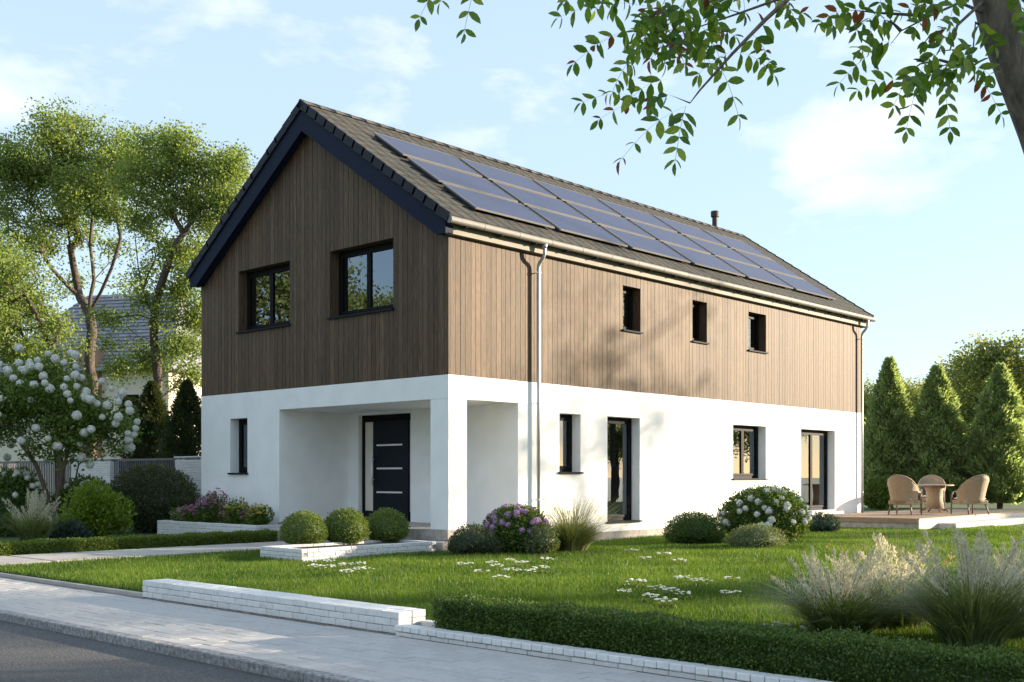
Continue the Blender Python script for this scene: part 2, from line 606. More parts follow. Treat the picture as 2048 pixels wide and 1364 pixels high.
# sidewalk: bed + pavers
g = MB(); g.box(-120, 120, SW0 + 0.002, SW1 - 0.06, -0.60, SZ - 0.014)
sidewalk = g.build('sidewalk', 'sand', kind='structure')
PL, PW, GAP = 0.25, 0.125, 0.004
spots = []
nrow = int((SW1 - 0.07 - SW0 - 0.01) / PW)
for r in range(nrow):
    y = SW0 + 0.01 + PW * (r + 0.5)
    for c in range(-120, 62):
        x = c * PL + (PL / 2 if r % 2 else 0)
        spots.append((x, y))
spots = np.array(spots)
px_, py_, dd_ = pxof(np.c_[spots, np.full(len(spots), SZ)])
vis = (dd_ > 1) & (px_ > -80) & (px_ < 2130) & (py_ < 1400)
spots, dd_ = spots[vis], dd_[vis]
order = np.argsort(dd_)
pm = [MB().cbox(-PL / 2 + GAP / 2, PL / 2 - GAP / 2, -PW / 2 + GAP / 2, PW / 2 - GAP / 2, -0.05, 0, 0.0025).mesh('paver', 'paver') for _ in range(1)]
prg = random.Random(3)
for k in order[:300]:
    x, y = spots[k]
    add('paver', pm[0], sidewalk, loc=(x, y, SZ + prg.uniform(-0.002, 0.003)), rot=(prg.gauss(0, 0.0022), prg.gauss(0, 0.0018), prg.gauss(0, 0.006)))
b = MB()
for k in order[300:]:
    x, y = spots[k]
    z = SZ + prg.uniform(-0.002, 0.003)
    b.cbox(x - PL / 2 + GAP / 2, x + PL / 2 - GAP / 2, y - PW / 2 + GAP / 2, y + PW / 2 - GAP / 2, z - 0.05, z, 0.0025)
b.build('far_pavers', 'paver', sidewalk, kind='stuff')
# kerb stones and the thin edging strip on the garden side
g = MB(); g.box(-120, 40, SW0 - 0.085, SW0 - 0.004, -0.60, SZ - 0.03)
kerb = g.build('kerb', 'mortar', kind='structure')
ks = MB().cbox(-0.497, 0.497, -0.055, 0.055, -0.14, 0, 0.008).mesh('kerb_stone', 'kerb')
for i in range(-14, 14):
    add('kerb_stone', ks, kerb, loc=(i * 1.0 + 0.3, SW0 - 0.052, SZ + 0.004 + prg.uniform(-0.002, 0.002)))
g = MB(); g.box(-60, 2.48, SW1 + 0.02, SW1 + 0.10, -0.6, SZ + 0.035)
g.build('edging_strip', 'slab', kind='structure')
g = MB(); g.box(-60, 40, SW1 - 0.058, SW1 - 0.004, -0.6, SZ - 0.004)
g.build('gravel_joint', M['soil_grit'], kind='structure')

# garden path of concrete slabs towards the porch
path = MB().box(-4.05, -2.35, -7.14, -0.36, -0.6, LZ + 0.012).build('garden_path', 'sand', kind='structure')
yy = -7.12
for i in range(6):
    ln = 1.06
    s = MB().cbox(-4.03, -2.37, yy, yy + ln, -0.5, LZ + 0.05, 0.006)
    s.build('path_slab', 'slab', path)
    yy += ln + 0.07

# ================================================================== THE HOUSE
W, L, ZJ, ZL = 8.04, 16.38, 2.76, 2.34
RIDX, RIDZ, SL = -4.02, 8.45, 0.69
def roof_z(x):
    return RIDZ - SL * abs(x - RIDX)
house = empty('house', (-4.02, 8.19, LZ), 'two storey gabled house with white plaster ground floor and brown timber upper floor', 'house')

def wall(name, axis, outer, thick, u0, u1, v0, v1, holes, mat, parent=house, inner_mat=None):
    """vertical wall with rectangular openings. axis 'y': faces -y at y=outer ; axis 'x': faces +x at x=outer"""
    us = sorted({u0, u1, *[h[0] for h in holes], *[h[1] for h in holes]})
    vs = sorted({v0, v1, *[h[2] for h in holes], *[h[3] for h in holes]})
    us = [u for u in us if u0 <= u <= u1]; vs = [v for v in vs if v0 <= v <= v1]
    nu, nv = len(us) - 1, len(vs) - 1
    solid = lambda i, j: 0 <= i < nu and 0 <= j < nv and not any(h[0] <= (us[i] + us[i + 1]) / 2 <= h[1] and h[2] <= (vs[j] + vs[j + 1]) / 2 <= h[3] for h in holes)
    inn = outer + thick if axis == 'y' else outer - thick
    P = (lambda u, v, d: (u, d, v)) if axis == 'y' else (lambda u, v, d: (d, u, v))
    b = MB()
    for i in range(nu):
        for j in range(nv):
            if not solid(i, j): continue
            a0, a1, b0, b1 = us[i], us[i + 1], vs[j], vs[j + 1]
            b.quad(P(a0, b0, outer), P(a1, b0, outer), P(a1, b1, outer), P(a0, b1, outer))
            b.quad(P(a1, b0, inn), P(a0, b0, inn), P(a0, b1, inn), P(a1, b1, inn))
            for di, dj, (p, q) in ((-1, 0, ((a0, b0), (a0, b1))), (1, 0, ((a1, b1), (a1, b0))), (0, -1, ((a1, b0), (a0, b0))), (0, 1, ((a0, b1), (a1, b1)))):
                if not solid(i + di, j + dj):
                    b.quad(P(*p, outer), P(*q, outer), P(*q, inn), P(*p, inn))
    return b.build(name, mat, parent)

T = 0.32
GW = {'a': (-3.37, -1.486, 4.08, 5.40), 'b': (-6.56, -4.70, 4.08, 5.40)}
LWU = [(5.115, 5.74, 4.045, 4.99), (7.75, 8.35, 4.045, 4.99), (10.21, 11.05, 4.045, 4.99)]
W1 = (-6.88, -6.22, 1.02, 2.21)
LWG = [(3.045, 3.70, 1.03, 2.20), (4.58, 5.72, 0.0, 2.20), (9.49, 11.05, 0.89, 2.20), (12.85, 14.78, 0.03, 2.20)]
PX0, PX1, PY1, PD = -5.06, -0.467, 1.83, 1.833
DOOR = (-4.72, -3.03, 0.0, 2.275)
# ground floor, white plaster
wall('gable_wall', 'y', 0.0, T, -W, PX0, -0.2, ZL, [W1], 'plaster')
MB().box(-W, 0, 0.0, T, ZL, ZJ).build('porch_beam', 'plaster', house)
MB().box(-T, 0, T, PY1, ZL, ZJ).build('side_beam', 'plaster', house)
MB().box(PX1, -0.002, 0.002, 0.46, 0.0, ZL - 0.003).build('porch_pillar', 'plaster', house)
wall('side_wall', 'x', 0.0, T, PY1, L, -0.2, ZJ, LWG, 'plaster')
MB().box(PX0 - 0.25, PX0, T, PD + 0.25, 0.0, ZL).build('porch_side_wall', 'plaster', house)
wall('porch_back_wall', 'y', PD, 0.25, PX0, -T, 0.0, ZL, [DOOR], 'plaster')
MB().box(PX0, -T, T, PD + 0.25, ZL, ZL + 0.12).build('porch_ceiling', 'plaster', house)
MB().box(-W, -W + T, T, L, -0.2, ZJ).build('far_side_wall', 'plaster', house)
MB().box(-W + T, -T, L - T, L, -0.2, ZJ).build('rear_wall', 'plaster', house)
# plinths, porch slab and step
MB().box(-W + 0.02, PX0 - 0.01, 0.02, 0.3, -0.6, -0.2).build('gable_plinth', 'concrete', house)
MB().box(-0.3, -0.02, PY1 + 0.06, L - 0.02, -0.6, -0.2).build('side_plinth', 'concrete', house)
MB().cbox(PX0 + 0.002, 0.012, -0.035, PY1 + 0.05, -0.2, -0.002, 0.006).build('porch_floor', 'concrete', house)
MB().box(PX0 + 0.04, -0.03, 0.0, PY1, -0.6, -0.2).build('porch_plinth', 'concrete', house)
MB().cbox(-4.9, 0.22, -0.36, 0.0, -0.6, -0.2, 0.006).build('porch_step', 'concrete', house)
# inside: floors, a cross wall, all plain
MB().box(-W + T, -T, PD + 0.26, L - T, -0.2, -0.01).build('ground_floor', 'floor_in', house)
MB().box(-W + T, -T, T, L - T, ZJ - 0.14, ZJ + 0.02).build('upper_floor', 'floor_in', house)
MB().box(-4.3, -4.2, PD + 0.26, L - T, 0.0, ZJ - 0.15).build('interior_wall', 'plaster_in', house)
MB().box(-4.3, -4.2, T, L - T, ZJ + 0.03, 5.6).build('interior_wall', 'plaster_in', house)
for yw in (4.1, 8.6, 11.9):
    MB().box(-4.19, -T - 0.01, yw, yw + 0.1, 0.0, ZJ - 0.15).build('interior_wall', 'plaster_in', house)
for yw in (4.0, 6.8, 9.4):
    MB().box(-4.19, -T - 0.01, yw, yw + 0.1, ZJ + 0.03, 5.3).build('interior_wall', 'plaster_in', house)
MB().box(-W + T, -T, T + 0.01, L - T, 5.44, 5.5).build('upper_ceiling', 'plaster_in', house)

# upper floor, timber boards on a backing
BK, BT = 0.034, 0.036
gc = wall('gable_cladding', 'y', BK, 0.25, -W + BK, -BK, ZJ + 0.003, 5.42, [GW['a'], GW['b']], 'wood')
tb = MB()
tb.prism([(-W + 0.1, BK, 5.421), (-0.1, BK, 5.421), (RIDX, BK, roof_z(RIDX) - 0.24)], (0, 0.25, 0))
tb.build('gable_peak', 'wood', house)
sc = wall('side_cladding', 'x', -BK, 0.25, BK + 0.25, L - BK, ZJ + 0.003, 5.42, LWU, 'wood')
MB().box(-W + BK, -W + 0.28, BK + 0.25, L - BK, ZJ + 0.003, 5.42).build('far_cladding', 'wood', house)
MB().box(-W + 0.28, -0.28, L - 0.28, L - BK, ZJ + 0.003, 5.42).build('rear_cladding', 'wood', house)
tb = MB(); tb.prism([(-W + 0.1, L - 0.28, 5.421), (-0.1, L - 0.28, 5.421), (RIDX, L - 0.28, roof_z(RIDX) - 0.24)], (0, 0.24, 0))
tb.build('rear_peak', 'wood', house)

def splits(edges, step, seed):
    r = random.Random(seed); out = []
    for a, b in zip(edges[:-1], edges[1:]):
        n = max(1, round((b - a) / step))
        w = [1 + r.uniform(-0.16, 0.16) for _ in range(n)]
        t = sum(w); x = a
        for q in w:
            out.append((x, x + q / t * (b - a))); x += q / t * (b - a)
    return out
G2 = 0.0045
def gtop(x):
    return roof_z(x) - 0.22
for x0, x1 in splits([-W - 0.002, GW['b'][0], GW['b'][1], GW['a'][0], GW['a'][1], 0.002], 0.134, 5):
    xm = (x0 + x1) / 2
    a, bb = x0 + G2, x1 - G2
    segs = [(ZJ + 0.004, None)]
    for h in GW.values():
        if h[0] < xm < h[1]:
            segs = [(ZJ + 0.004, h[2]), (h[3], None)]
    for z0, z1 in segs:
        za, zb = (gtop(a), gtop(bb)) if z1 is None else (z1, z1)
        pts = [(a, 0, z0), (bb, 0, z0), (bb, 0, zb), (a, 0, za)]
        if z1 is None and a < RIDX < bb:
            pts.insert(3, (RIDX, 0, gtop(RIDX)))
        MB().prism([(p[0], p[1] + 0.002 + random.uniform(-0.002, 0.002), p[2]) for p in pts], (0, 0.031, 0)).build('board', 'wood', gc)
edges = [0.035]
for h in LWU: edges += [h[0], h[1]]
edges.append(L)
for y0, y1 in splits(edges, 0.134, 9):
    ym = (y0 + y1) / 2
    segs = [(ZJ + 0.004, 5.40)]
    for h in LWU:
        if h[0] < ym < h[1]:
            segs = [(ZJ + 0.004, h[2]), (h[3], 5.40)]
    for z0, z1 in segs:
        d = random.uniform(-0.002, 0.002)
        MB().box(-0.033, -0.001 + d, y0 + G2, y1 - G2, z0, z1).build('board', 'wood', sc)

# windows -----------------------------------------------------------
def window(axis, u0, u1, v0, v1, lights, rec=0.20, sill=True, fw=0.075, label=None, door=False):
    """frame set back in the opening; axis as in wall()"""
    sg = 1 if axis == 'y' else -1
    def bx(m, a0, a1, b0, b1, d0, d1):
        d0, d1 = sorted((sg * d0, sg * d1))
        if axis == 'y': m.box(a0, a1, d0, d1, b0, b1)
        else: m.box(d0, d1, a0, a1, b0, b1)
        return m
    e = 0.004
    fr = MB()
    d0, d1 = rec, rec + 0.09
    bx(fr, u0 + e, u0 + fw, v0 + e, v1 - e, d0, d1); bx(fr, u1 - fw, u1 - e, v0 + e, v1 - e, d0, d1)
    bx(fr, u0 + fw, u1 - fw, v1 - fw, v1 - e, d0, d1); bx(fr, u0 + fw, u1 - fw, v0 + e, v0 + fw, d0, d1)
    w = fr.build('window' if not door else 'patio_door', 'black', house)
    if label: w['label'] = label
    step = (u1 - u0 - 2 * fw) / lights
    for i in range(lights):
        a0, a1 = u0 + fw + i * step, u0 + fw + (i + 1) * step
        s = MB(); f2 = 0.055; q0, q1 = rec - 0.018, rec + 0.05
        bx(s, a0 + 0.003, a0 + f2, v0 + fw, v1 - fw, q0, q1); bx(s, a1 - f2, a1 - 0.003, v0 + fw, v1 - fw, q0, q1)
        bx(s, a0 + f2, a1 - f2, v1 - fw - f2, v1 - fw - 0.002, q0, q1); bx(s, a0 + f2, a1 - f2, v0 + fw + 0.002, v0 + fw + f2, q0, q1)
        s.build('sash', 'black', w)
        bx(MB(), a0 + f2 - 0.01, a1 - f2 + 0.01, v0 + fw + f2 - 0.01, v1 - fw - f2 + 0.01, rec + 0.012, rec + 0.026).build('pane', 'glass', w)
    if sill:
        s = MB()
        bx(s, u0 - 0.035, u1 + 0.035, v0 - 0.028, v0 + 0.008, -0.05, rec + 0.0)
        s.build('sill', 'sillm', w)
    return w
window('y', *GW['a'], 2, 0.22); window('y', *GW['b'], 2, 0.22)
for h in LWU: window('x', *h, 1, 0.21, fw=0.06)
window('y', *W1, 1, 0.22); window('x', *LWG[0], 1, 0.22)
window('x', *LWG[1], 1, 0.22, door=True); window('x', *LWG[2], 2, 0.22); window('x', *LWG[3], 2, 0.22, sill=False, door=True)

# front door --------------------------------------------------------
dy = PD + 0.10
d = MB()
x0, x1, z0, z1 = DOOR
d.box(x0 + .003, x0 + .075, dy, dy + .1, z0, z1 - .003); d.box(x1 - .075, x1 - .003, dy, dy + .1, z0, z1 - .003)
d.box(x0 + .075, x1 - .075, dy, dy + .1, z1 - .14, z1 - .003); d.box(x0 + .075, x1 - .075, dy, dy + .1, z0, z0 + .05)
fd = d.build('front_door', 'black', house, label='dark navy front door with three steel bars and a long pull handle')
lx0, lx1 = x0 + 0.39, x1 - 0.17
MB().cbox(lx0, lx1, dy - 0.02, dy + 0.05, z0 + 0.052, z1 - 0.142, 0.004).build('door_leaf', 'door', fd)
MB().box(x0 + .075, lx0 - .006, dy + .012, dy + .06, z0 + .052, z0 + .20).build('side_panel', 'door', fd)
MB().box(x0 + .076, lx0 - .007, dy + .03, dy + .045, z0 + .203, z1 - .145).build('side_light', 'frost', fd)
MB().box(lx1 + .006, x1 - .076, dy + .03, dy + .045, z0 + .203, z1 - .145).build('side_light', 'frost', fd)
MB().box(lx1 + .006, x1 - .076, dy + .012, dy + .06, z0 + .052, z0 + .20).build('side_panel', 'door', fd)
for zz in (1.62, 1.12, 0.61):
    MB().box(-4.20, -3.38, dy - 0.026, dy - 0.019, zz - .018, zz + .018).build('door_bar', 'steel', fd)
h = MB(); hx = -4.285
h.tube([(hx, dy - .085, 0.76), (hx, dy - .085, 1.43)], .030, 12)
for zz in (0.88, 1.32): h.tube([(hx, dy - .085, zz), (hx, dy - .018, zz)], .011, 8)
h.build('pull_handle', 'steel', fd, smooth=True)

# roof ---------------------------------------------------------------
Y0, Y1 = -0.22, 16.60
EAVE = 0.235
n_up = np.array([SL, 0, 1.0]); n_up /= np.linalg.norm(n_up)
rf = MB()
th = 0.15
for sgn in (1, -1):
    xe = RIDX + sgn * (EAVE - RIDX - 0.02)
    rf.prism([(RIDX, Y0 + .03, RIDZ - .05), (xe, Y0 + .03, roof_z(EAVE) - .035), (xe, Y0 + .03, roof_z(EAVE) - th), (RIDX, Y0 + .03, RIDZ - th - .05)], (0, Y1 - Y0 - .06, 0))
roof = rf.build('roof', 'verge', house)
ROWS = 15
SLEN = math.hypot(EAVE + 0.02 - RIDX, SL * (EAVE + 0.02 - RIDX))
RP = SLEN / ROWS
TW = 0.30
NC = int((Y1 - Y0) / TW)
TWr = (Y1 - Y0) / NC
# one tile: local x down the slope, y across, z up; a low roll on one side
def tile_geo():
    prof = [(-0.5, 0.0), (-0.40, 0.012), (-0.30, 0.0), (0.5, 0.004)]
    b = MB()
    t = 0.022; ln = RP + 0.06
    top0 = b.vv(*[(-0.06, u * TWr * 0.992, v) for u, v in prof])
    top1 = b.vv(*[(RP, u * TWr * 0.992, v + 0.024) for u, v in prof])
    bot1 = b.vv(*[(RP, u * TWr * 0.992, v + 0.024 - t) for u, v in prof])
    for k in range(3):
        b.f.append((top0 + k, top1 + k, top1 + k + 1, top0 + k + 1))
        b.f.append((top1 + k, bot1 + k, bot1 + k + 1, top1 + k + 1))
    b.f.append((top0, bot1, top1)); b.f.append((top0 + 3, top1 + 3, bot1 + 3))
    return b
tg = tile_geo()
tme = tg.mesh('roof_tile', 'tile')
ang = math.atan(SL)
def tile_mat(side, r, c):
    s = r * RP
    x = RIDX + side * s * math.cos(ang); z = RIDZ - s * math.sin(ang)
    y = Y0 + TWr * (c + 0.5)
    return (x, y, z)
TV = np.array(tg.v); 
def tile_np(side, r, c, jit):
    x, y, z = tile_mat(side, r, c)
    ca, sa = math.cos(ang), math.sin(ang)
    lx, ly, lz = TV[:, 0], TV[:, 1], TV[:, 2] + jit
    X = x + side * (lx * ca + lz * sa); Z = z - lx * sa + lz * ca
    return np.stack([X, y + ly, Z], 1)
near = [(r, c) for c in range(20) for r in range(ROWS)]
for r, c in near:
    x, y, z = tile_mat(1, r, c)
    add('roof_tile', tme, roof, loc=(x, y, z + random.uniform(0, 0.004)), rot=(0, ang, 0))
far = MB()
for side in (1, -1):
    for c in range(NC):
        for r in range(ROWS):
            if side == 1 and c < 20: continue
            vs = tile_np(side, r, c, random.uniform(0, 0.004))
            i = far.vv(*vs)
            for f in tg.f: far.f.append(tuple(i + k for k in (f if side == 1 else f[::-1])))
far.build('far_roof_tiles', 'tile', roof, kind='stuff')
# verge tiles hang over both gable ends
vt = MB()
vt.cbox(-0.05, RP + 0.012, -0.026, 0.006, -0.135, 0.034, 0.006)
vtm = vt.mesh('verge_tile', 'verge')
for r in range(ROWS):
    for side in (1, -1):
        s = r * RP
        x = RIDX + side * s * math.cos(ang); z = RIDZ - s * math.sin(ang) + 0.008
        rot = (0, ang, 0) if side == 1 else (0, -ang, 0)
        o = add('verge_tile', vtm, roof, loc=(x, Y0 - 0.004, z), rot=(0, ang - 0.045, 0) if side == 1 else (0, ang - 0.045, math.pi))
        if side == -1: o.location.y -= 0.02
    s = r * RP
    add('verge_tile', vtm, roof, loc=(RIDX + s * math.cos(ang), Y1 + 0.026, RIDZ - s * math.sin(ang) + 0.008), rot=(0, ang - 0.045, 0))
rc = MB()
prof = [(-0.14, -0.085), (-0.12, -0.055), (-0.05, 0.0), (0, 0.014), (0.05, 0.0), (0.12, -0.055), (0.14, -0.085)]
a = rc.vv(*[(u, 0, v) for u, v in prof]); bq = rc.vv(*[(u * 1.02, 0.405, v + 0.004) for u, v in prof])
for k in range(6): rc.f.append((a + k, bq + k, bq + k + 1, a + k + 1))
rc.f.append(tuple(a + k for k in range(7))[::-1]); rc.f.append(tuple(bq + k for k in range(7)))
rcm = rc.mesh('ridge_tile', 'tile', True)
for i in range(42):
    add('ridge_tile', rcm, roof, loc=(RIDX, Y0 - 0.01 + i * 0.4012, RIDZ + 0.03 + random.uniform(-.002, .002)))
# bargeboards with boxed soffit, front and back
for yb, dyb, nm in ((Y0 + 0.012, 0.04, 'bargeboard'), (Y1 - 0.05, 0.04, 'bargeboard')):
    for sgn in (1, -1):
        X = lambda x: RIDX + sgn * (x - RIDX)
        pts = [(X(RIDX), yb, RIDZ - .165), (X(0.14), yb, roof_z(.14) - .165), (X(0.14), yb, 5.215), (X(-0.09), yb, 5.215), (X(RIDX), yb, 7.875)]
        if sgn < 0: pts = pts[::-1]
        MB().prism(pts, (0, dyb, 0)).build(nm, 'navy', house)
for sgn in (1, -1):
    X = lambda x: RIDX + sgn * (x - RIDX)
    pts = [(X(RIDX), Y0 + .054, RIDZ - .22), (X(0.13), Y0 + .054, roof_z(.13) - .22), (X(0.13), Y0 + .054, 5.235), (X(-0.11), Y0 + .054, 5.235), (X(RIDX), Y0 + .054, 7.93)]
    MB().prism(pts, (0, 0.155, 0)).build('soffit', 'navy', house)
# eaves fascia
MB().box(0.004, 0.118, Y0 + 0.056, Y1 - 0.056, 5.232, 5.405).build('fascia', 'fascia', house)
MB().box(0.004, 0.20, Y0 + 0.056, Y1 - 0.056, 5.408, 5.44).build('eaves_board', 'navy', house)
# gutter with joints, two downpipes
GX, GZ, GR = 0.262, 5.432, 0.064
gut = MB().tube([(GX, Y0 - .01, GZ), (GX, Y1 + .06, GZ)], GR, 16).build('gutter', 'zinc', house, smooth=False)
jn = MB().tube([(0, -0.012, 0), (0, 0.012, 0)], GR + 0.004, 16).mesh('gutter_joint', 'zinc')
for i in range(18): add('gutter_joint', jn, gut, loc=(GX, Y0 + 0.93 * (i + 0.9), GZ))
bk = MB().box(0.0, 0.15, -0.012, 0.012, -0.01, 0.01).mesh('gutter_bracket', 'navy')
for i in range(18): add('gutter_bracket', bk, gut, loc=(0.115, Y0 + 0.93 * (i + 0.45), GZ - 0.075))
for yp in (2.30, 16.24):
    p = MB()
    pr = 0.036; wx = 0.10
    p.tube([(GX, yp, GZ - .05), (GX, yp, 5.26), (GX - .012, yp, 5.19), (GX - .05, yp, 5.12), (wx + .05, yp, 5.06), (wx + .01, yp, 5.0), (wx, yp, 4.93), (wx, yp, 2.5), (wx, yp, -.36)], pr, 12)
    dp = p.build('downpipe', 'pipe', house, smooth=True)
    MB().tube([(GX, yp, GZ - .045), (GX, yp, GZ - .13)], [0.055, 0.04], 12).build('gutter_outlet', 'pipe', dp, smooth=True)
    for zc in (4.86, 2.36, 0.5):
        c = MB().tube([(wx, yp, zc - .014), (wx, yp, zc + .014)], pr + .007, 12)
        c.box(-0.001, wx - pr, yp - .008, yp + .008, zc - .008, zc + .008)
        c.box(wx - .012, wx + .012, yp - pr - .022, yp + pr + .022, zc - .008, zc + .008)
        c.build('pipe_clip', 'pipe', dp)
# flue
fl = MB().lathe([(0.085, 0), (0.085, 0.72), (0.125, 0.725), (0.13, 0.86), (0.12, 0.90), (0.06, 0.91)], (-4.32, 15.53, 8.18), 18)
fl.build('flue_pipe', 'flue', house)

# solar panels: 3 rows x 6 columns, standing off the tiles ------------
order_w = ['first', 'second', 'third', 'fourth', 'fifth', 'last']
row_w = ['top', 'middle', 'bottom']
PWd, PHt = 2.22, 1.085
pf = MB()
for (a0, a1, c0, c1) in ((0, PWd, 0, .018), (0, PWd, PHt - .018, PHt), (0, .018, .018, PHt - .018), (PWd - .018, PWd, .018, PHt - .018)):
    pf.box(c0, c1, a0, a1, -0.004, 0.026)
pfm = pf.mesh('frame', 'alu')
pcm = MB().box(.018, PHt - .018, .018, PWd - .018, 0.0, 0.022).mesh('cells', 'cells')
prm = MB().box(0.05, PHt - .05, 0.0, 0.05, -0.055, -0.004).mesh('rail', 'rail')
for c in range(6):
    for r in range(3):
        s = (1.18, 2.41, 3.605)[r]
        y = 0.80 + 2.405 * c
        base = np.array([RIDX + s * math.cos(ang), y, RIDZ - s * math.sin(ang)]) + n_up * 0.085
        e = empty('solar_panel', tuple(base), '%s solar panel from the front gable in the %s row on the roof' % (order_w[c], row_w[r]), 'solar panel', 'solar panels on the roof', rot=(0, ang, 0))
        add('frame', pfm, e, local=True); add('cells', pcm, e, local=True)
        for q in (0.02, PWd * 0.5, PWd - 0.07): add('rail', prm, e, loc=(0, q, 0), local=True)
# ================================================================== BRICKWORK
BL, BH, BJ = 0.214, 0.0595, 0.005
_bm = {}
def brick_mesh(l, d, h, key):
    k = (round(l, 3), round(d, 3), round(h, 3))
    if k not in _bm:
        _bm[k] = MB().cbox(-l / 2, l / 2, -d / 2, d / 2, 0, h, 0.005).mesh('brick', 'brick')
    return _bm[k]
def lay(parent, p0, p1, depth, z0, courses, off=0, seed=1, bl=BL, bh=BH, side=0.0):
    """running-bond bricks from p0 to p1 (plan), one wythe"""
    r = random.Random(seed)
    p0, p1 = np.array(p0, float), np.array(p1, float)
    ln = np.linalg.norm(p1 - p0); u = (p1 - p0) / ln
    nrm = np.array([-u[1], u[0]])
    az = math.atan2(u[1], u[0])
    for c in range(courses):
        a = -(bl + BJ) / 2 if (c + off) % 2 else 0.0
        z = z0 + c * (bh + BJ)
        while a < ln - 0.02:
            s, e = max(a, 0), min(a + bl, ln)
            if e - s > 0.035:
                m = (s + e) / 2
                q = p0 + u * m + nrm * (side + r.uniform(-.0025, .0025))
                add('brick', brick_mesh(e - s, depth, bh, 0), parent, loc=(q[0], q[1], z + r.uniform(-.0015, .0015)), rot=(r.gauss(0, .004), r.gauss(0, .004), az + r.gauss(0, .004)))
            a += bl + BJ
def core(parent_name, x0, x1, y0, y1, z0, z1, label, cat):
    return MB().box(x0, x1, y0, y1, z0, z1).build(parent_name, 'mortar', label=label, category=None) if False else tag(MB().box(x0, x1, y0, y1, z0, z1).build(parent_name, 'mortar'), label, cat)

# long low wall by the sidewalk
wx0, wx1, wy0, wy1 = 2.50, 6.875, -7.254, -6.93
lw = core('garden_wall', wx0 + .012, wx1 - .012, wy0 + .012, wy1 - .012, -0.5, SZ + 3 * (BH + BJ) - .012, 'long low white brick garden wall beside the sidewalk', 'wall')
dp = (wy1 - wy0) / 2 - .004
lay(lw, (wx0, wy0 + dp / 2), (wx1, wy0 + dp / 2), dp, SZ, 3, 0, 1)
lay(lw, (wx0, wy1 - dp / 2), (wx1, wy1 - dp / 2), dp, SZ, 3, 1, 2)
# brick kerb wall that runs on in front of the hedge: stretchers below, headers on top
kw = core('brick_edging', 6.91, 13.6, -7.288, -7.19, -0.5, SZ + .03, 'low white brick edging running in front of the clipped hedge', 'edging')
lay(kw, (6.885, -7.24), (13.6, -7.24), 0.115, SZ - 0.012, 1, 0, 3, bh=.04)
r_ = random.Random(5); x = 6.885
while x < 13.6:
    add('brick', brick_mesh(0.10, 0.135, 0.05, 0), kw, loc=(x + .05, -7.245, SZ + .035 + r_.uniform(-.002, .002)), rot=(0, 0, r_.gauss(0, .006)))
    x += .106
# the short return behind it, up to the hedge
rt = core('brick_return', 6.95, 7.19, -6.99, -6.93, -.5, SZ + .08, 'short white brick return between garden wall and hedge end', 'wall')
lay(rt, (6.89, -6.96), (7.2, -6.96), 0.09, SZ + .02, 1, 0, 6, bh=.075)

# planter with the three box balls
px0, px1, py0, py1 = -0.98, 0.13, -3.28, -0.42
pl = MB()
for a in ((px0 + .012, px0 + .10, py0 + .012, py1 - .012), (px1 - .10, px1 - .012, py0 + .012, py1 - .012), (px0 + .10, px1 - .10, py0 + .012, py0 + .10), (px0 + .10, px1 - .10, py1 - .10, py1 - .012)):
    pl.box(*a, -.55, -.185)
planter = tag(pl.build('brick_planter', 'mortar'), 'low white brick planter holding three clipped box balls', 'planter')
MB().box(px0 + .10, px1 - .10, py0 + .10, py1 - .10, -.5, -.22).build('planter_soil', 'soil', planter)
for q, (a, b_) in enumerate((((px0, py0 + .055), (px1, py0 + .055)), ((px1 - .055, py0 + .114), (px1 - .055, py1 - .114)), ((px0, py1 - .055), (px1, py1 - .055)), ((px0 + .055, py0 + .114), (px0 + .055, py1 - .114)))):
    lay(planter, a, b_, .108, -.43, 4, q, 10 + q)
# flower planter against the gable
fx0, fx1, fy0, fy1 = -8.35, -4.55, -0.92, -0.10
fp = MB()
for a in ((fx0 + .012, fx0 + .10, fy0 + .012, fy1 - .012), (fx1 - .10, fx1 - .012, fy0 + .012, fy1 - .012), (fx0 + .10, fx1 - .10, fy0 + .012, fy0 + .10)):
    fp.box(*a, -.55, -.035)
fplanter = tag(fp.build('brick_planter', 'mortar'), 'white brick flower planter against the gable wall beside the porch', 'planter')
MB().box(fx0 + .10, fx1 - .10, fy0 + .10, fy1, -.5, -.08).build('planter_soil', 'soil', fplanter)
lay(fplanter, (fx0, fy0 + .055), (fx1, fy0 + .055), .108, -.41, 6, 0, 20)
lay(fplanter, (fx0 + .055, fy0 + .114), (fx0 + .055, fy1), .108, -.41, 6, 1, 21)
lay(fplanter, (fx1 - .055, fy0 + .114), (fx1 - .055, fy1), .108, -.41, 6, 1, 22)

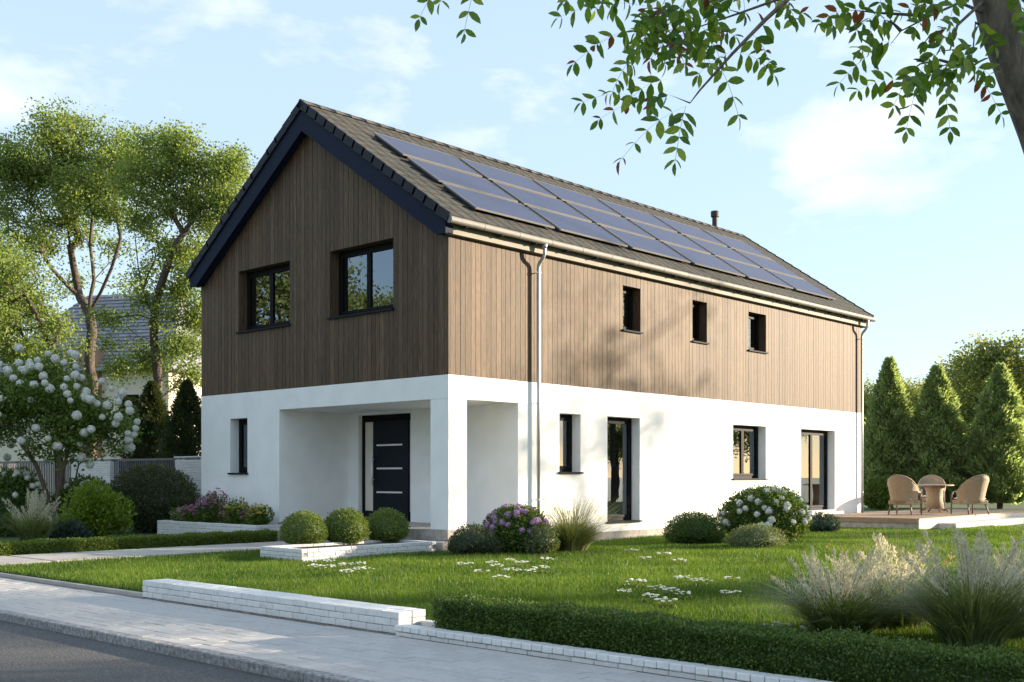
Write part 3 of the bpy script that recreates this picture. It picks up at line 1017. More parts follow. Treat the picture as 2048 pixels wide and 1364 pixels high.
# boundary: brick piers and railings left of the house
FY = 1.25
def fx(p):
    d = ray(p, HOR); t = (FY - CAM[1]) / d[1]
    return CAM[0] + d[0] * t
def pier(pa, pb, label):
    a, b_ = fx(pa), fx(pb)
    o = core('brick_pier', a + .014, b_ - .014, FY - .11, FY + .15, -.5, 1.41, label, 'wall')
    lay(o, (a, FY - .07), (b_, FY - .07), .10, LZ, 27, 0, int(pa) + 31)
    lay(o, (b_ - .05, FY - .015), (b_ - .05, FY + .16), .098, LZ, 27, 1, int(pa) + 32, bl=.17)
    MB().cbox(a - .02, b_ + .02, FY - .14, FY + .18, 1.412, 1.45, .006).build('pier_cap', 'brick', o)
    return a, b_
def railing(pa, pb, label):
    a, b_ = fx(pa) + .03, fx(pb) - .03
    e = empty('metal_railing', ((a + b_) / 2, FY, LZ), label, 'railing')
    MB().box(a, b_, FY - .06, FY + .08, -.5, .28).build('base_wall', 'brick', e)
    MB().box(a, b_, FY - .022, FY + .022, 1.36, 1.42).build('top_rail', 'railing', e)
    MB().box(a, b_, FY - .018, FY + .018, .36, .40).build('bottom_rail', 'railing', e)
    n = int((b_ - a) / .112)
    bm = MB().box(-.016, .016, -.012, .012, .28, 1.362).mesh('bar', 'railing')
    for i in range(n + 1):
        add('bar', bm, e, loc=(a + .02 + i * (b_ - a - .04) / n, FY, 0))
M['railing'] = mat_plain('grey_railing', (0.085, 0.085, 0.105), .5, metal=.2)
pier(358, 412, 'white brick pier touching the left house corner')
railing(228, 358, 'grey metal railing between two white brick piers')
pier(150, 228, 'white brick pier behind the snowball bush')
railing(-60, 150, 'grey metal railing behind the snowball bush stems')

# ================================================================== DECK AND FURNITURE
M['deckwood'] = mat_wood('deck_board', (0.25, 0.165, 0.105), (0.42, 0.29, 0.19), (0.4, 6.0, 6.0), .6, .14, .15)
M['decklight'] = mat_plain('pale_step_stone', (0.55, 0.50, 0.44), .8, var=.12, scale=5, bmp=.3)
DZ, DX, DY0, DY1 = -0.08, 3.12, 12.92, 21.4
deck = empty('timber_deck', (1.5, 17, LZ), 'raised timber deck beside the sliding door carrying the wicker seats', 'deck')
MB().box(.012, DX - .03, DY0 + .03, DY1, -.5, DZ - .03).build('deck_base', 'concrete', deck)
nb_ = 58; st = (DY1 - DY0) / nb_
dm = MB().cbox(.008, DX + .012, -st / 2 + .003, st / 2 - .003, -.026, 0, .003).mesh('deck_board', 'deckwood')
for i in range(nb_):
    add('deck_board', dm, deck, loc=(0, DY0 + st * (i + .5), DZ + random.uniform(-.0015, .0015)))
MB().cbox(.01, DX - .004, DY0 + .002, DY0 + .026, DZ - .125, DZ - .028, .003).build('front_fascia', 'deckwood', deck)
MB().cbox(DX - .028, DX + .004, DY0, DY1, DZ - .27, DZ - .028, .003).build('side_fascia', 'decklight', deck)
stp = tag(MB().cbox(DX + .006, DX + .46, DY0 + 1.15, DY1 + 3, -.55, -.225, .008).build('stone_step', 'decklight'), 'long pale stone step along the outer side of the timber deck', 'step')

def mat_wicker():
    nb = NB('wicker')
    g_ = nb.n('TexCoord')
    w1 = nb.n('TexWave', wave_type='BANDS', bands_direction='Z'); w1.inputs['Scale'].default_value = 34; w1.inputs['Distortion'].default_value = 1.2
    w2 = nb.n('TexWave', wave_type='BANDS', bands_direction='DIAGONAL'); w2.inputs['Scale'].default_value = 26
    nb.l(g_.outputs['Object'], w1.inputs[0]); nb.l(g_.outputs['Object'], w2.inputs[0])
    mu = nb.n('Math', operation='MULTIPLY'); nb.l(w1.outputs['Fac'], mu.inputs[0]); nb.l(w2.outputs['Fac'], mu.inputs[1])
    f = noise(nb, 30, 4)
    col = ramp(nb, mu.outputs[0], [(0, (.27, .185, .11)), (.6, (.62, .46, .30))])
    col = mixc(nb, col, ramp(nb, f, [(.3, (.8,) * 3), (.7, (1.15,) * 3)]), 1.0, 'MULTIPLY')
    nb.l(col, nb.b.inputs['Base Color']); nb.b.inputs['Roughness'].default_value = .6
    bump(nb, mu.outputs[0], .7, .008)
    return nb.m
M['wicker'] = mat_wicker()
M['legwood'] = mat_plain('wicker_leg', (.17, .11, .075), .5, var=.2)
M['cushion'] = mat_plain('cream_cushion', (.62, .58, .53), .9, var=.05, scale=8, bmp=.15)
M['greycush'] = mat_plain('grey_cushion', (.20, .20, .235), .9, var=.06, scale=8, bmp=.15)
def chair_shell():
    nth, nh = 30, 8
    outer, inner = [], []
    for lay_, lst in ((0, outer), (1, inner)):
        for i in range(nth + 1):
            th = math.radians(-128 + 256 * i / nth)
            a = abs(math.degrees(th))
            k = min(1.0, a / 108)
            top = 0.62 + 0.44 * max(0.0, math.cos(k * math.pi / 2)) ** 1.5
            bot = 0.33
            for j in range(nh + 1):
                t = j / nh
                z = bot + (top - bot) * t
                rr = 0.295 + 0.13 * ((z - .33) / .73) ** 1.3 + (0.012 if z < .36 else 0)
                rr -= 0.030 * lay_
                lst.append((-rr * math.cos(th) * (1.0 + .10 * ((z - .33) / .73)), rr * math.sin(th), z))
    b = MB(); o = b.vv(*outer); i_ = b.vv(*inner); s = nh + 1
    for i in range(nth):
        for j in range(nh):
            b.f.append((o + i * s + j, o + i * s + j + 1, o + (i + 1) * s + j + 1, o + (i + 1) * s + j))
            b.f.append((i_ + i * s + j, i_ + (i + 1) * s + j, i_ + (i + 1) * s + j + 1, i_ + i * s + j + 1))
        b.f.append((o + i * s + nh, i_ + i * s + nh, i_ + (i + 1) * s + nh, o + (i + 1) * s + nh))
        b.f.append((o + i * s, o + (i + 1) * s, i_ + (i + 1) * s, i_ + i * s))
    for i in (0, nth):
        for j in range(nh):
            b.f.append((o + i * s + j, i_ + i * s + j, i_ + i * s + j + 1, o + i * s + j + 1))
    rim = [tuple((np.array(outer[i * s + nh]) + np.array(inner[i * s + nh])) / 2) for i in range(nth + 1)]
    return b, rim
def make_chair(loc, rz, label):
    e = empty('wicker_armchair', tuple(loc), label, 'chair', 'wicker chairs on the deck', rot=(0, 0, rz))
    b, rim = chair_shell()
    add('backrest', b.mesh('backrest', 'wicker', True), e, local=True)
    # rim runs down into the front legs
    f0, f1 = rim[0], rim[-1]
    arm0 = [(f0[0] + .10, f0[1] * 1.12, f0[2] - .02), (f0[0] + .15, f0[1] * 1.14, f0[2] - .12), (f0[0] + .15, f0[1] * 1.14, .3), (f0[0] + .16, f0[1] * 1.15, .0)]
    arm1 = [(p[0], -p[1], p[2]) for p in arm0]
    add('rim', MB().tube([arm0[0]] + rim + [arm1[0]], .019, 8).mesh('rim', 'wicker', True), e, local=True)
    for a in (arm0, arm1):
        add('front_leg', MB().tube([a[0], a[1], a[2], a[3]], [.019, .02, .021, .016], 8).mesh('front_leg', 'legwood', True), e, local=True)
    for s in (1, -1):
        add('rear_leg', MB().tube([(-.20, s * .22, .36), (-.26, s * .25, .15), (-.30, s * .27, 0)], [.022, .02, .016], 8).mesh('rear_leg', 'legwood', True), e, local=True)
    add('seat', MB().cbox(-.27, .36, -.285, .285, .27, .385, .02).mesh('seat', 'wicker', False), e, local=True)
    return e
def cushion_mesh(name, lx, ly, h, mat):
    n = 10; vs = []
    for s in (1, -1):
        for i in range(n + 1):
            for j in range(n + 1):
                u, v = 2 * i / n - 1, 2 * j / n - 1
                k = max(0, (1 - abs(u) ** 5) * (1 - abs(v) ** 5)) ** .45
                vs.append((u * lx / 2, v * ly / 2, s * h / 2 * (.15 + .85 * k)))
    b = MB(); b.vv(*vs); N = (n + 1) ** 2
    for i in range(n):
        for j in range(n):
            a = i * (n + 1) + j
            b.f.append((a, a + n + 1, a + n + 2, a + 1)); b.f.append((N + a, N + a + 1, N + a + n + 2, N + a + n + 1))
    for i in range(n):
        for a, c in ((i, i + 1), (n * (n + 1) + i + 1, n * (n + 1) + i)): b.f.append((a, c, N + c, N + a))
        for a, c in (((i + 1) * (n + 1), i * (n + 1)), (i * (n + 1) + n, (i + 1) * (n + 1) + n)): b.f.append((a, c, N + c, N + a))
    return b.mesh(name, mat, True)
tpos = onz(1869, 1024.5, DZ)
cl, cr, cb = onz(1808, 1029.5, DZ), onz(1942, 1028.5, DZ), onz(1864, 1020.5, DZ)
def face(a, b_):
    return math.atan2(b_[1] - a[1], b_[0] - a[0])
chairs = []
for p, txt in ((cl, 'left'), (cr, 'right'), (cb, 'rear')):
    rz = face(p, tpos)
    lab = {'left': 'wicker armchair nearest the house, its curved back turned to the house', 'right': 'wicker armchair on the far right of the deck facing the table', 'rear': 'wicker armchair behind the round table facing the camera'}[txt]
    make_chair((p[0], p[1], DZ), rz, lab).scale = (1.13, 1.13, 1.0)
    cm = cushion_mesh('seat_cushion', .63, .56, .085, 'cushion')
    c_, s_ = math.cos(rz), math.sin(rz)
    tag(add('seat_cushion', cm, loc=(p[0] + .06 * c_, p[1] + .06 * s_, DZ + .424), rot=(0, 0, rz)), 'cream seat cushion on the %s wicker armchair' % {'left': 'house side', 'right': 'far right', 'rear': 'rear'}[txt], 'cushion', 'seat cushions')
    if txt == 'rear':
        tag(add('throw_pillow', cushion_mesh('throw_pillow', .36, .50, .14, 'greycush'), loc=(p[0] - .20 * c_, p[1] - .20 * s_, DZ + .64), rot=(0, math.radians(-74), rz)), 'grey pillow leaning on the rear wicker armchair', 'pillow')
tbl = empty('wicker_table', (tpos[0], tpos[1], DZ), 'round wicker table with woven pedestal between the armchairs', 'table')
add('table_top', MB().lathe([(.50, .755), (.525, .76), (.525, .79), (.50, .797)], sides=40).mesh('table_top', 'wicker'), tbl, local=True)
add('pedestal', MB().lathe([(.27, .10), (.22, .4), (.235, .62), (.30, .755)], sides=28).mesh('pedestal', 'wicker', True), tbl, local=True)
for k in range(4):
    a = math.pi / 4 + k * math.pi / 2
    add('foot', MB().tube([(.2 * math.cos(a), .2 * math.sin(a), .14), (.36 * math.cos(a), .36 * math.sin(a), .06), (.42 * math.cos(a), .42 * math.sin(a), 0)], [.03, .025, .02], 8).mesh('foot', 'legwood', True), tbl, local=True)

# ================================================================== LAWN GRASS
def grass_field():
    r = np.random.default_rng(21)
    n = 1500000
    x = r.uniform(-2.33, 13.0, n); y = r.uniform(SW1 + .11, 16.5, n)
    P = np.stack([x, y, lawn_z(x, y)], 1)
    a, b_, d = pxof(P)
    keep = (d > 3) & (a > -60) & (a < 2110) & (b_ < 1420)
    keep &= r.random(n) < np.clip((10.5 / np.maximum(d, 1)) ** 1.35, 0.10, 1)
    keep &= ~((x < 0.0) & (y > -0.36)) & ~((x < .22) & (y > -.36) & (y < .05)) & ~((x > px0) & (x < px1) & (y > py0) & (y < py1))
    keep &= ~((x > wx0) & (x < wx1) & (y < wy1)) & ~((y > DY0) & (x < DX + .5)) & ~((x > 6.8) & (y < -6.75)) 
    keep &= ~((x < px0 + .01) & (x > -2.36) & (y > -0.36))
    P, d = P[keep], d[keep]
    n = len(P)
    h = r.uniform(.035, .085, n) * (1 + .25 * np.sin(P[:, 0] * 3.1) * np.sin(P[:, 1] * 2.7))
    wd = r.uniform(.0022, .004, n) * np.clip(d / 9, 1, 2.2)
    az = r.uniform(0, 2 * math.pi, n)
    lean = np.stack([np.cos(az), np.sin(az), np.zeros(n)], 1) * (r.uniform(.05, .75, n) * h)[:, None]
    sd_ = np.stack([-np.sin(az + r.normal(0, .8, n)), np.cos(az), np.zeros(n)], 1) * wd[:, None]
    tip = P + lean + np.array([0, 0, 1.0]) * h[:, None]
    V_ = np.stack([P - sd_, P + sd_, tip], 1).reshape(-1, 3)
    F_ = np.arange(n * 3).reshape(-1, 3)
    tone = np.clip(r.normal(.42, .20, n) + .17 * np.sin(P[:, 0] * 1.7 + 2 * np.sin(P[:, 1] * .9)) + .14 * np.sin(P[:, 1] * 2.9 + 1.6 * np.sin(P[:, 0] * 1.1)) + .10 * np.sin(P[:, 0] * 5.1 + P[:, 1] * 4.3), 0, .84)  # random blade tone, plus wavy bands painting light and shade into the lawn
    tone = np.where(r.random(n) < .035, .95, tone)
    print('grass blades', n)
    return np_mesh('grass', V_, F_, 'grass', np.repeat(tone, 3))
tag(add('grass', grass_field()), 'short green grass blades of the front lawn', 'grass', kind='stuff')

# ================================================================== SHRUBS
M['box_lf'] = mat_leaf('boxwood_leaf', (.090, .145, .034), (.24, .31, .085), .35)
M['hedge_lf'] = mat_leaf('hedge_leaf', (.042, .090, .018), (.125, .190, .046), .35)
M['hedge2_lf'] = mat_leaf('bright_hedge_leaf', (.085, .140, .022), (.20, .265, .052), .4)
M['dark_lf'] = mat_leaf('dark_shrub_leaf', (.040, .062, .026), (.12, .135, .065), .25)
M['grey_lf'] = mat_leaf('greygreen_leaf', (.035, .060, .035), (.11, .14, .075), .25)
M['mid_lf'] = mat_leaf('shrub_leaf', (.050, .100, .020), (.15, .215, .046), .35)
M['lime_lf'] = mat_leaf('lime_leaf', (.080, .160, .015), (.215, .300, .040), .42)
M['varieg_lf'] = mat_leaf('variegated_leaf', (.095, .130, .055), (.26, .30, .15), .3)
M['blue_lf'] = mat_leaf('bluegreen_leaf', (.030, .062, .048), (.075, .115, .085), .2)
M['stem'] = mat_plain('shrub_stem', (.11, .075, .05), .85, var=.25, scale=12, bmp=.4)
M['petal_w'] = mat_leaf('white_petal', (.68, .69, .62), (.86, .86, .82), .25, (1.0, 1.0, .92), .6)
M['petal_p'] = mat_leaf('mauve_petal', (.38, .22, .40), (.62, .40, .58), .3, (1, .9, 1), .6)
M['petal_pk'] = mat_leaf('pink_petal', (.46, .16, .30), (.66, .36, .50), .3, (1, .9, 1), .6)
M['petal_y'] = mat_leaf('yellow_petal', (.55, .48, .08), (.70, .62, .16), .3, (1, 1, .8), .6)

def lump(D, r, k=6, amp=.12):
    """smooth random bumps on the unit sphere"""
    f = np.zeros(len(D))
    for _ in range(k):
        ax = unit(r.normal(size=3)); fr = r.uniform(2.0, 5.5); ph = r.uniform(0, 6.28)
        f += np.sin(D @ ax * fr + ph)
    return 1 + amp * f / math.sqrt(k)
def hull(rx, ry, rz, r, amp, scale, zmin=0.0, n1=14, n2=22):
    th = np.linspace(0.02, math.pi - .02, n1); ph = np.linspace(0, 2 * math.pi, n2, endpoint=False)
    T_, P_ = np.meshgrid(th, ph, indexing='ij')
    D = np.stack([np.sin(T_) * np.cos(P_), np.sin(T_) * np.sin(P_), np.cos(T_)], -1).reshape(-1, 3)
    V_ = D * np.array([rx, ry, rz]) * scale * lump(D, r, 6, amp)[:, None]
    i = np.arange(n1 - 1)[:, None] * n2; j = np.arange(n2)[None]; j2 = (j + 1) % n2
    F_ = np.stack([i + j, i + n2 + j, i + n2 + j2, i + j2], -1).reshape(-1, 4)
    return V_, np.concatenate([F_[:, [0, 1, 2]], F_[:, [0, 2, 3]]])
def bush_mesh(name, rx, ry, h, n, ll, lw, mat, seed=1, amp=.10, base=.45, depth=.28, up=.25, spread=.75, corescale=.80):
    """foliage body: h tall, widest at base*h; leaves spread through an outer shell over a solid inner mass of the same leaves"""
    r = np.random.default_rng(seed)
    cz = h * base
    D = rdir(n, r)
    rz = np.where(D[:, 2] > 0, h - cz, cz)
    rs = np.random.default_rng(seed + 99)
    lm = lump(D, rs, 6, amp)
    rad = (1 - depth * r.random(n) ** 1.7) * lm * (1 + .05 * r.normal(size=n))
    P = D * np.stack([np.full(n, rx), np.full(n, ry), rz], 1) * rad[:, None]
    P[:, 2] = np.maximum(P[:, 2] + cz, .01)
    A = D * 1.0 + spread * r.normal(size=(n, 3)) + np.array([0, 0, up])
    V1 = leaves(P, A, ll * r.uniform(.6, 1.25, n), lw * r.uniform(.7, 1.2, n), r)
    rs = np.random.default_rng(seed + 99)
    Vh, Fh = hull(rx, ry, 1.0, rs, amp, corescale)
    Vh[:, 2] = np.where(Vh[:, 2] > 0, Vh[:, 2] * (h - cz), Vh[:, 2] * cz) + cz
    Vh[:, 2] = np.maximum(Vh[:, 2], .0)
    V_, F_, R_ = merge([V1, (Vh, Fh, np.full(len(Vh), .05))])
    return np_mesh(name, V_, F_, mat, R_), P
def flowerball(name, rad, n, pl, mat, seed=3):
    r = np.random.default_rng(seed)
    D = rdir(n, r)
    P = D * rad * r.uniform(.82, 1.0, n)[:, None]
    t = unit(np.cross(D, rdir(n, r)))
    parts = []
    for k in range(4):
        a = k * math.pi / 2
        ax = t * math.cos(a) + np.cross(D, t) * math.sin(a)
        parts.append(leaves(P, ax + D * .25, pl, pl * .42, r, N=D, fold=.1))
    hv, hf = hull(rad, rad, rad, np.random.default_rng(seed), .04, .88, n1=10, n2=14)
    parts.append((hv, hf, np.full(len(hv), .45)))
    V_, F_, R_ = merge(parts)
    return np_mesh(name, V_, F_, mat, R_)
def shrub(name, label, cat, px, by, ty, hw, n, ll, lw, mat, seed, depthf=1.0, flower=None, z=None, group=None, stem=True, **kw):
    """place by the pixel of its foot on the ground, its top and its half width"""
    zb = LZ if z is None else z
    p = onz(px, by, zb); d = pxof(p)[2]
    h = (by - ty) / FPX * d; rx = hw / FPX * d
    e = empty(name, tuple(p), label, cat, group)
    me, P = bush_mesh('foliage', rx, rx * depthf, h, n, ll, lw, mat, seed, **kw)
    add('foliage', me, e, local=True, rot=(0, 0, YAW))
    if stem:
        r = random.Random(seed)
        for k in range(3):
            a = r.uniform(0, 6.28); q = rx * .35
            add('stem', MB().tube([(0.03 * math.cos(a), .03 * math.sin(a), -.03), (q * .6 * math.cos(a), q * .6 * math.sin(a), h * .35), (q * math.cos(a), q * math.sin(a), h * .7)], [.016, .012, .006], 6).mesh('stem', 'stem'), e, local=True)
    if flower:
        me_f, cnt, zlo, out, nm = flower
        r = np.random.default_rng(seed + 5)
        k = 0
        c, s = math.cos(YAW), math.sin(YAW)
        while k < cnt:
            D = rdir(1, r)[0]
            if D[2] < zlo or D[1] > .45: continue
            cz = h * kw.get('base', .45)
            q = np.array([D[0] * rx, D[1] * rx * depthf, cz + D[2] * ((h - cz) if D[2] > 0 else cz)]) * out
            q[2] = max(q[2], .05)
            sc_ = r.uniform(.75, 1.15)
            add(nm, me_f, e, loc=(c * q[0] - s * q[1], s * q[0] + c * q[1], q[2]), rot=(r.uniform(0, 3), r.uniform(0, 3), 0), scale=(sc_,) * 3, local=True)
            k += 1
    return e

# three clipped balls in the planter
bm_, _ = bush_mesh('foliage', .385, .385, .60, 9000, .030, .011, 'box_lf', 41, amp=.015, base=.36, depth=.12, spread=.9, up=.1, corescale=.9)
for i, (bx_, lab) in enumerate(((608, 'clipped box ball at the left end of the brick planter'), (692, 'clipped box ball in the middle of the brick planter'), (773, 'clipped box ball at the house end of the brick planter'))):
    p = onz(bx_, (1091, 1087.5, 1083.5)[i], -.22)
    e = empty('box_ball', (p[0] + (.26, .2, .13)[i] * 0, p[1], -.22), lab, 'shrub', 'clipped box balls')
    add('foliage', bm_, e, local=True, rot=(0, 0, i * 1.7), scale=(1, 1, (.95, 1.0, .97)[i]))
    add('stem', MB().tube([(0, 0, -.06), (0, 0, .3)], [.02, .015], 6).mesh('stem', 'stem'), e, local=True)

hyd_p = flowerball('flower_head', .062, 46, .026, 'petal_p', 4)
hyd_w = flowerball('flower_head', .070, 46, .028, 'petal_w', 5)
shrub('flowering_shrub', 'rounded shrub with mauve flower heads by the porch corner', 'shrub', 1032, 1109, 1012, 62, 9000, .055, .017, 'mid_lf', 51, .9, (hyd_p, 46, -.05, .99, 'flower_head'), amp=.07, base=.5)
shrub('grey_shrub', 'low grey green shrub in front of the mauve flowering shrub', 'shrub', 948, 1113, 1058, 56, 6500, .050, .010, 'grey_lf', 52, .8, amp=.16, base=.35, up=.9, spread=.5, depth=.45)
shrub('leafy_shrub', 'light green leafy shrub at the foot of the mauve flowering shrub', 'shrub', 1085, 1112, 1052, 36, 3000, .050, .014, 'varieg_lf', 56, .8, amp=.15, base=.4, up=.5, depth=.5)
shrub('box_dome', 'low dark green box dome against the white wall', 'shrub', 1388, 1089, 1027, 59, 9000, .036, .013, 'hedge_lf', 53, .9, amp=.05, base=.35, depth=.18)
shrub('white_hydrangea', 'big rounded shrub with white flower heads near the sliding door', 'shrub', 1529, 1086, 976, 88, 15000, .055, .019, 'mid_lf', 54, .85, (hyd_w, 46, -.2, .99, 'flower_head'), amp=.05, base=.42)
shrub('pale_shrub', 'small pale variegated shrub in front of the white flowering shrub', 'shrub', 1507, 1098, 1047, 59, 7000, .034, .010, 'varieg_lf', 55, .8, amp=.12, base=.35, depth=.4)
shrub('blue_shrub', 'small blue green shrub at the corner of the timber deck', 'shrub', 1645, 1066, 1030, 31, 2600, .085, .013, 'blue_lf', 57, .9, amp=.12, base=.3, up=.9, spread=.55, depth=.5)
shrub('dark_shrub', 'big rounded dark shrub in front of the grey railing', 'shrub', 312, 1064, 934, 84, 19000, .062, .017, 'dark_lf', 58, .9, amp=.06, base=.45, depth=.25)
shrub('lime_shrub', 'bright lime green shrub behind the left hedge', 'shrub', 196, 1084, 962, 62, 6000, .085, .028, 'lime_lf', 59, .9, amp=.32, base=.42, depth=.85, up=.9, corescale=.3)
shrub('low_hydrangea', 'low bush with white flowers at the left picture edge', 'shrub', 30, 1072, 944, 62, 7000, .085, .026, 'hedge_lf', 60, .9, (hyd_w, 26, .25, 1.0, 'flower_head'), amp=.1, base=.45)
shrub('low_hydrangea', 'low bush with few white flowers under the snowball bush', 'shrub', 175, 1066, 958, 66, 6500, .085, .026, 'hedge_lf', 61, .9, (hyd_w, 9, .35, 1.0, 'flower_head'), amp=.1, base=.45)
shrub('blue_fern', 'low blue green plant beside the lime shrub', 'plant', 140, 1088, 1046, 34, 2200, .12, .014, 'blue_lf', 62, .8, amp=.2, base=.3, up=.8, spread=.6, depth=.6, corescale=.4)

# hedges -------------------------------------------------------------
def hedge(name, label, x0, x1, y0, y1, z0, z1, n, mat, seed, ll=.030, lw=.011):
    r = np.random.default_rng(seed)
    dx, dy_, dz = x1 - x0, y1 - y0, z1 - z0
    areas = np.array([dx * dz, dx * dz, dy_ * dz, dy_ * dz, dx * dy_])
    f = r.choice(5, n, p=areas / areas.sum())
    a, b_ = r.random(n), r.random(n)
    P = np.zeros((n, 3)); N_ = np.zeros((n, 3))
    for k, (nx, ny, nz_) in enumerate(((0, -1, 0), (0, 1, 0), (-1, 0, 0), (1, 0, 0), (0, 0, 1))):
        m = f == k
        if k < 2: P[m] = np.stack([x0 + dx * a[m], np.full(m.sum(), y0 if k == 0 else y1), z0 + dz * b_[m]], 1)
        elif k < 4: P[m] = np.stack([np.full(m.sum(), x0 if k == 2 else x1), y0 + dy_ * a[m], z0 + dz * b_[m]], 1)
        else: P[m] = np.stack([x0 + dx * a[m], y0 + dy_ * b_[m], np.full(m.sum(), z1)], 1)
        N_[m] = (nx, ny, nz_)
    w = .018 * np.sin(P[:, 0] * 5.3 + P[:, 1] * 4.1) * np.sin(P[:, 2] * 17 + P[:, 0] * 2.3) + .012 * np.sin(P[:, 0] * 13 + P[:, 1] * 11 + P[:, 2] * 9)
    P += N_ * (w - .05 * r.random(n) ** 1.5 + .009 * r.normal(size=n) + (r.random(n) < .03) * r.random(n) * .035)[:, None]
    A = N_ * .7 + r.normal(size=(n, 3)) * .8 + np.array([0, 0, .25])
    V1 = leaves(P, A, ll * r.uniform(.6, 1.25, n), lw * r.uniform(.7, 1.2, n), r)
    cm_ = MB().box(x0 + .05, x1 - .05, y0 + .05, y1 - .05, z0, z1 - .05)
    cv = np.array(cm_.v); cf = np.array([t for q in cm_.f for t in ((q[0], q[1], q[2]), (q[0], q[2], q[3]))])
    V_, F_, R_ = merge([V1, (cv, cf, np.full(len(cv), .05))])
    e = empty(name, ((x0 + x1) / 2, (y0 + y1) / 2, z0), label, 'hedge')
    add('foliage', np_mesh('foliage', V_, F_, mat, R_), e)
    for i in range(int(max(dx, dy_) / .5)):
        t = .25 + .5 * i
        q = (x0 + t, (y0 + y1) / 2) if dx > dy_ else ((x0 + x1) / 2, y0 + t)
        add('stem', MB().tube([(q[0], q[1], z0 - .05), (q[0], q[1], z0 + dz * .6)], [.012, .009], 5).mesh('stem', 'stem'), e)
hedge('clipped_hedge', 'clipped dark green hedge along the sidewalk at bottom right', 7.22, 13.4, -7.16, -6.78, SZ + .02, -0.095, 85000, 'hedge_lf', 71, .022, .0085)
hedge('clipped_hedge', 'low bright clipped hedge along the garden path at left', -4.62, -4.22, -8.0 + .85, -0.62, LZ, LZ + .235, 36000, 'hedge2_lf', 72, .032, .012)

# ornamental grasses --------------------------------------------------
def blades(n, h, spread, w, r, arch=.5, seg=4, lo=.5):
    """arching blades as strips; returns V,F,R"""
    az = r.uniform(0, 2 * math.pi, n); hh = h * r.uniform(lo, 1.0, n); sp = spread * r.uniform(.15, 1.0, n) ** .8
    b0 = np.stack([np.cos(az), np.sin(az), np.zeros(n)], 1)
    root = b0 * (r.random(n) * spread * .18)[:, None] + r.normal(size=(n, 3)) * [.02, .02, 0]
    side = np.stack([-np.sin(az), np.cos(az), np.zeros(n)], 1)
    rows = []
    for k in range(seg + 1):
        t = k / seg
        out_ = sp * t ** 1.5
        z_ = hh * (t - arch * .5 * t ** 3)
        c = root + b0 * out_[:, None] + np.array([0, 0, 1.0]) * z_[:, None]
        ww = w * (1 - t * .93)
        rows.append(np.stack([c - side * ww, c + side * ww], 1))
    V_ = np.stack(rows, 1)                      # n, seg+1, 2, 3
    idx = np.arange(n)[:, None] * (2 * (seg + 1))
    F_ = []
    for k in range(seg):
        a = idx + 2 * k
        F_ += [np.concatenate([a, a + 1, a + 3], 1), np.concatenate([a, a + 3, a + 2], 1)]
    return V_.reshape(-1, 3), np.concatenate(F_), np.repeat(r.random(n), 2 * (seg + 1)), rows
M['blade'] = mat_leaf('grass_leaf', (.10, .155, .055), (.26, .31, .14), .35)
M['plume'] = mat_leaf('plume', (.48, .46, .34), (.70, .68, .54), .4, (1.1, 1.0, .85), .8)
M['straw'] = mat_leaf('straw_blade', (.17, .20, .08), (.40, .39, .21), .4, (1.1, 1.05, .7))
def plume_grass(label, p, h, spread, nb1, npl, seed, bh=.68, pl=.34, lean=(0, 0), bladew=.008):
    r = np.random.default_rng(seed)
    e = empty('plume_grass', tuple(p), label, 'grass', 'plumed ornamental grasses')
    V_, F_, R_, _ = blades(nb1, h * bh * 1.4, spread * 1.12, bladew, r, .75)
    add('leaves', np_mesh('leaves', V_, F_, 'blade', R_), e, local=True)
    # plumes
    sv, parts = [], []
    stems = MB()
    for i in range(npl):
        az = r.uniform(0, 6.28); o = spread * r.uniform(.05, .85); hh = h * r.uniform(.62, 1.0) * (1 - .35 * (o / spread) ** 2)
        b0 = np.array([math.cos(az), math.sin(az), 0]); 
        pts = [b0 * o * t ** 1.4 + np.array([lean[0] * t, lean[1] * t, hh * t]) for t in (0, .3, .6, .8, 1.0)]
        stems.tube(pts, [.003, .003, .0025, .002, .001], 3, False)
        m = 190
        t = r.uniform(0, 1, m) ** .9
        i0 = 1 - pl / hh * 1.1
        i0 = max(i0, .45)
        tt = i0 + (1 - i0) * t
        C = np.array([b0 * o * q ** 1.4 + np.array([lean[0] * q, lean[1] * q, hh * q]) for q in tt])
        wv = .075 * (1 - t) ** .8 * np.minimum(1, t * 6 + .3)
        P = C + r.normal(size=(m, 3)) * wv[:, None] * .62
        ax = unit(C[-1:] * 0 + b0 * .25 + np.array([0, 0, 1.0])) + r.normal(size=(m, 3)) * .38
        parts.append(leaves(P, ax, r.uniform(.018, .045, m), r.uniform(.0025, .0055, m), r))
    V_, F_, R_ = merge(parts)
    add('plumes', np_mesh('plumes', V_, F_, 'plume', R_), e, local=True)
    add('plume_stems', stems.mesh('plume_stems', 'straw'), e, local=True)
    return e
plume_grass('plumed grass nearest the hedge, left of the two big clumps', onz(1680, 1284, LZ), .82, .80, 1400, 38, 81, lean=(-.02, .0))
plume_grass('tall plumed grass cut by the right picture edge', onz(1945, 1318, LZ), 1.0, .74, 1600, 34, 82, bh=.74)
plume_grass('leaning plumed grass between the two big clumps', onz(1800, 1262, LZ), .84, .76, 1100, 28, 83, lean=(-.10, .08))
plume_grass('plumed grass at the left picture edge behind the hedge', onz(66, 1091, LZ), 1.12, .85, 700, 36, 84, bladew=.010)
plume_grass('plumed grass in the right picture corner behind the tall clump', onz(2052, 1282, LZ), .90, .72, 900, 30, 91)
def reed(label, p, h, spread, n, seed, mat, w, name='reed_grass', arch=.25, lo=.45):
    r = np.random.default_rng(seed)
    e = empty(name, tuple(p), label, 'grass')
    V_, F_, R_, _ = blades(n, h, spread, w, r, arch, lo=lo)
    add('leaves', np_mesh('leaves', V_, F_, mat, R_), e, local=True)
    return e
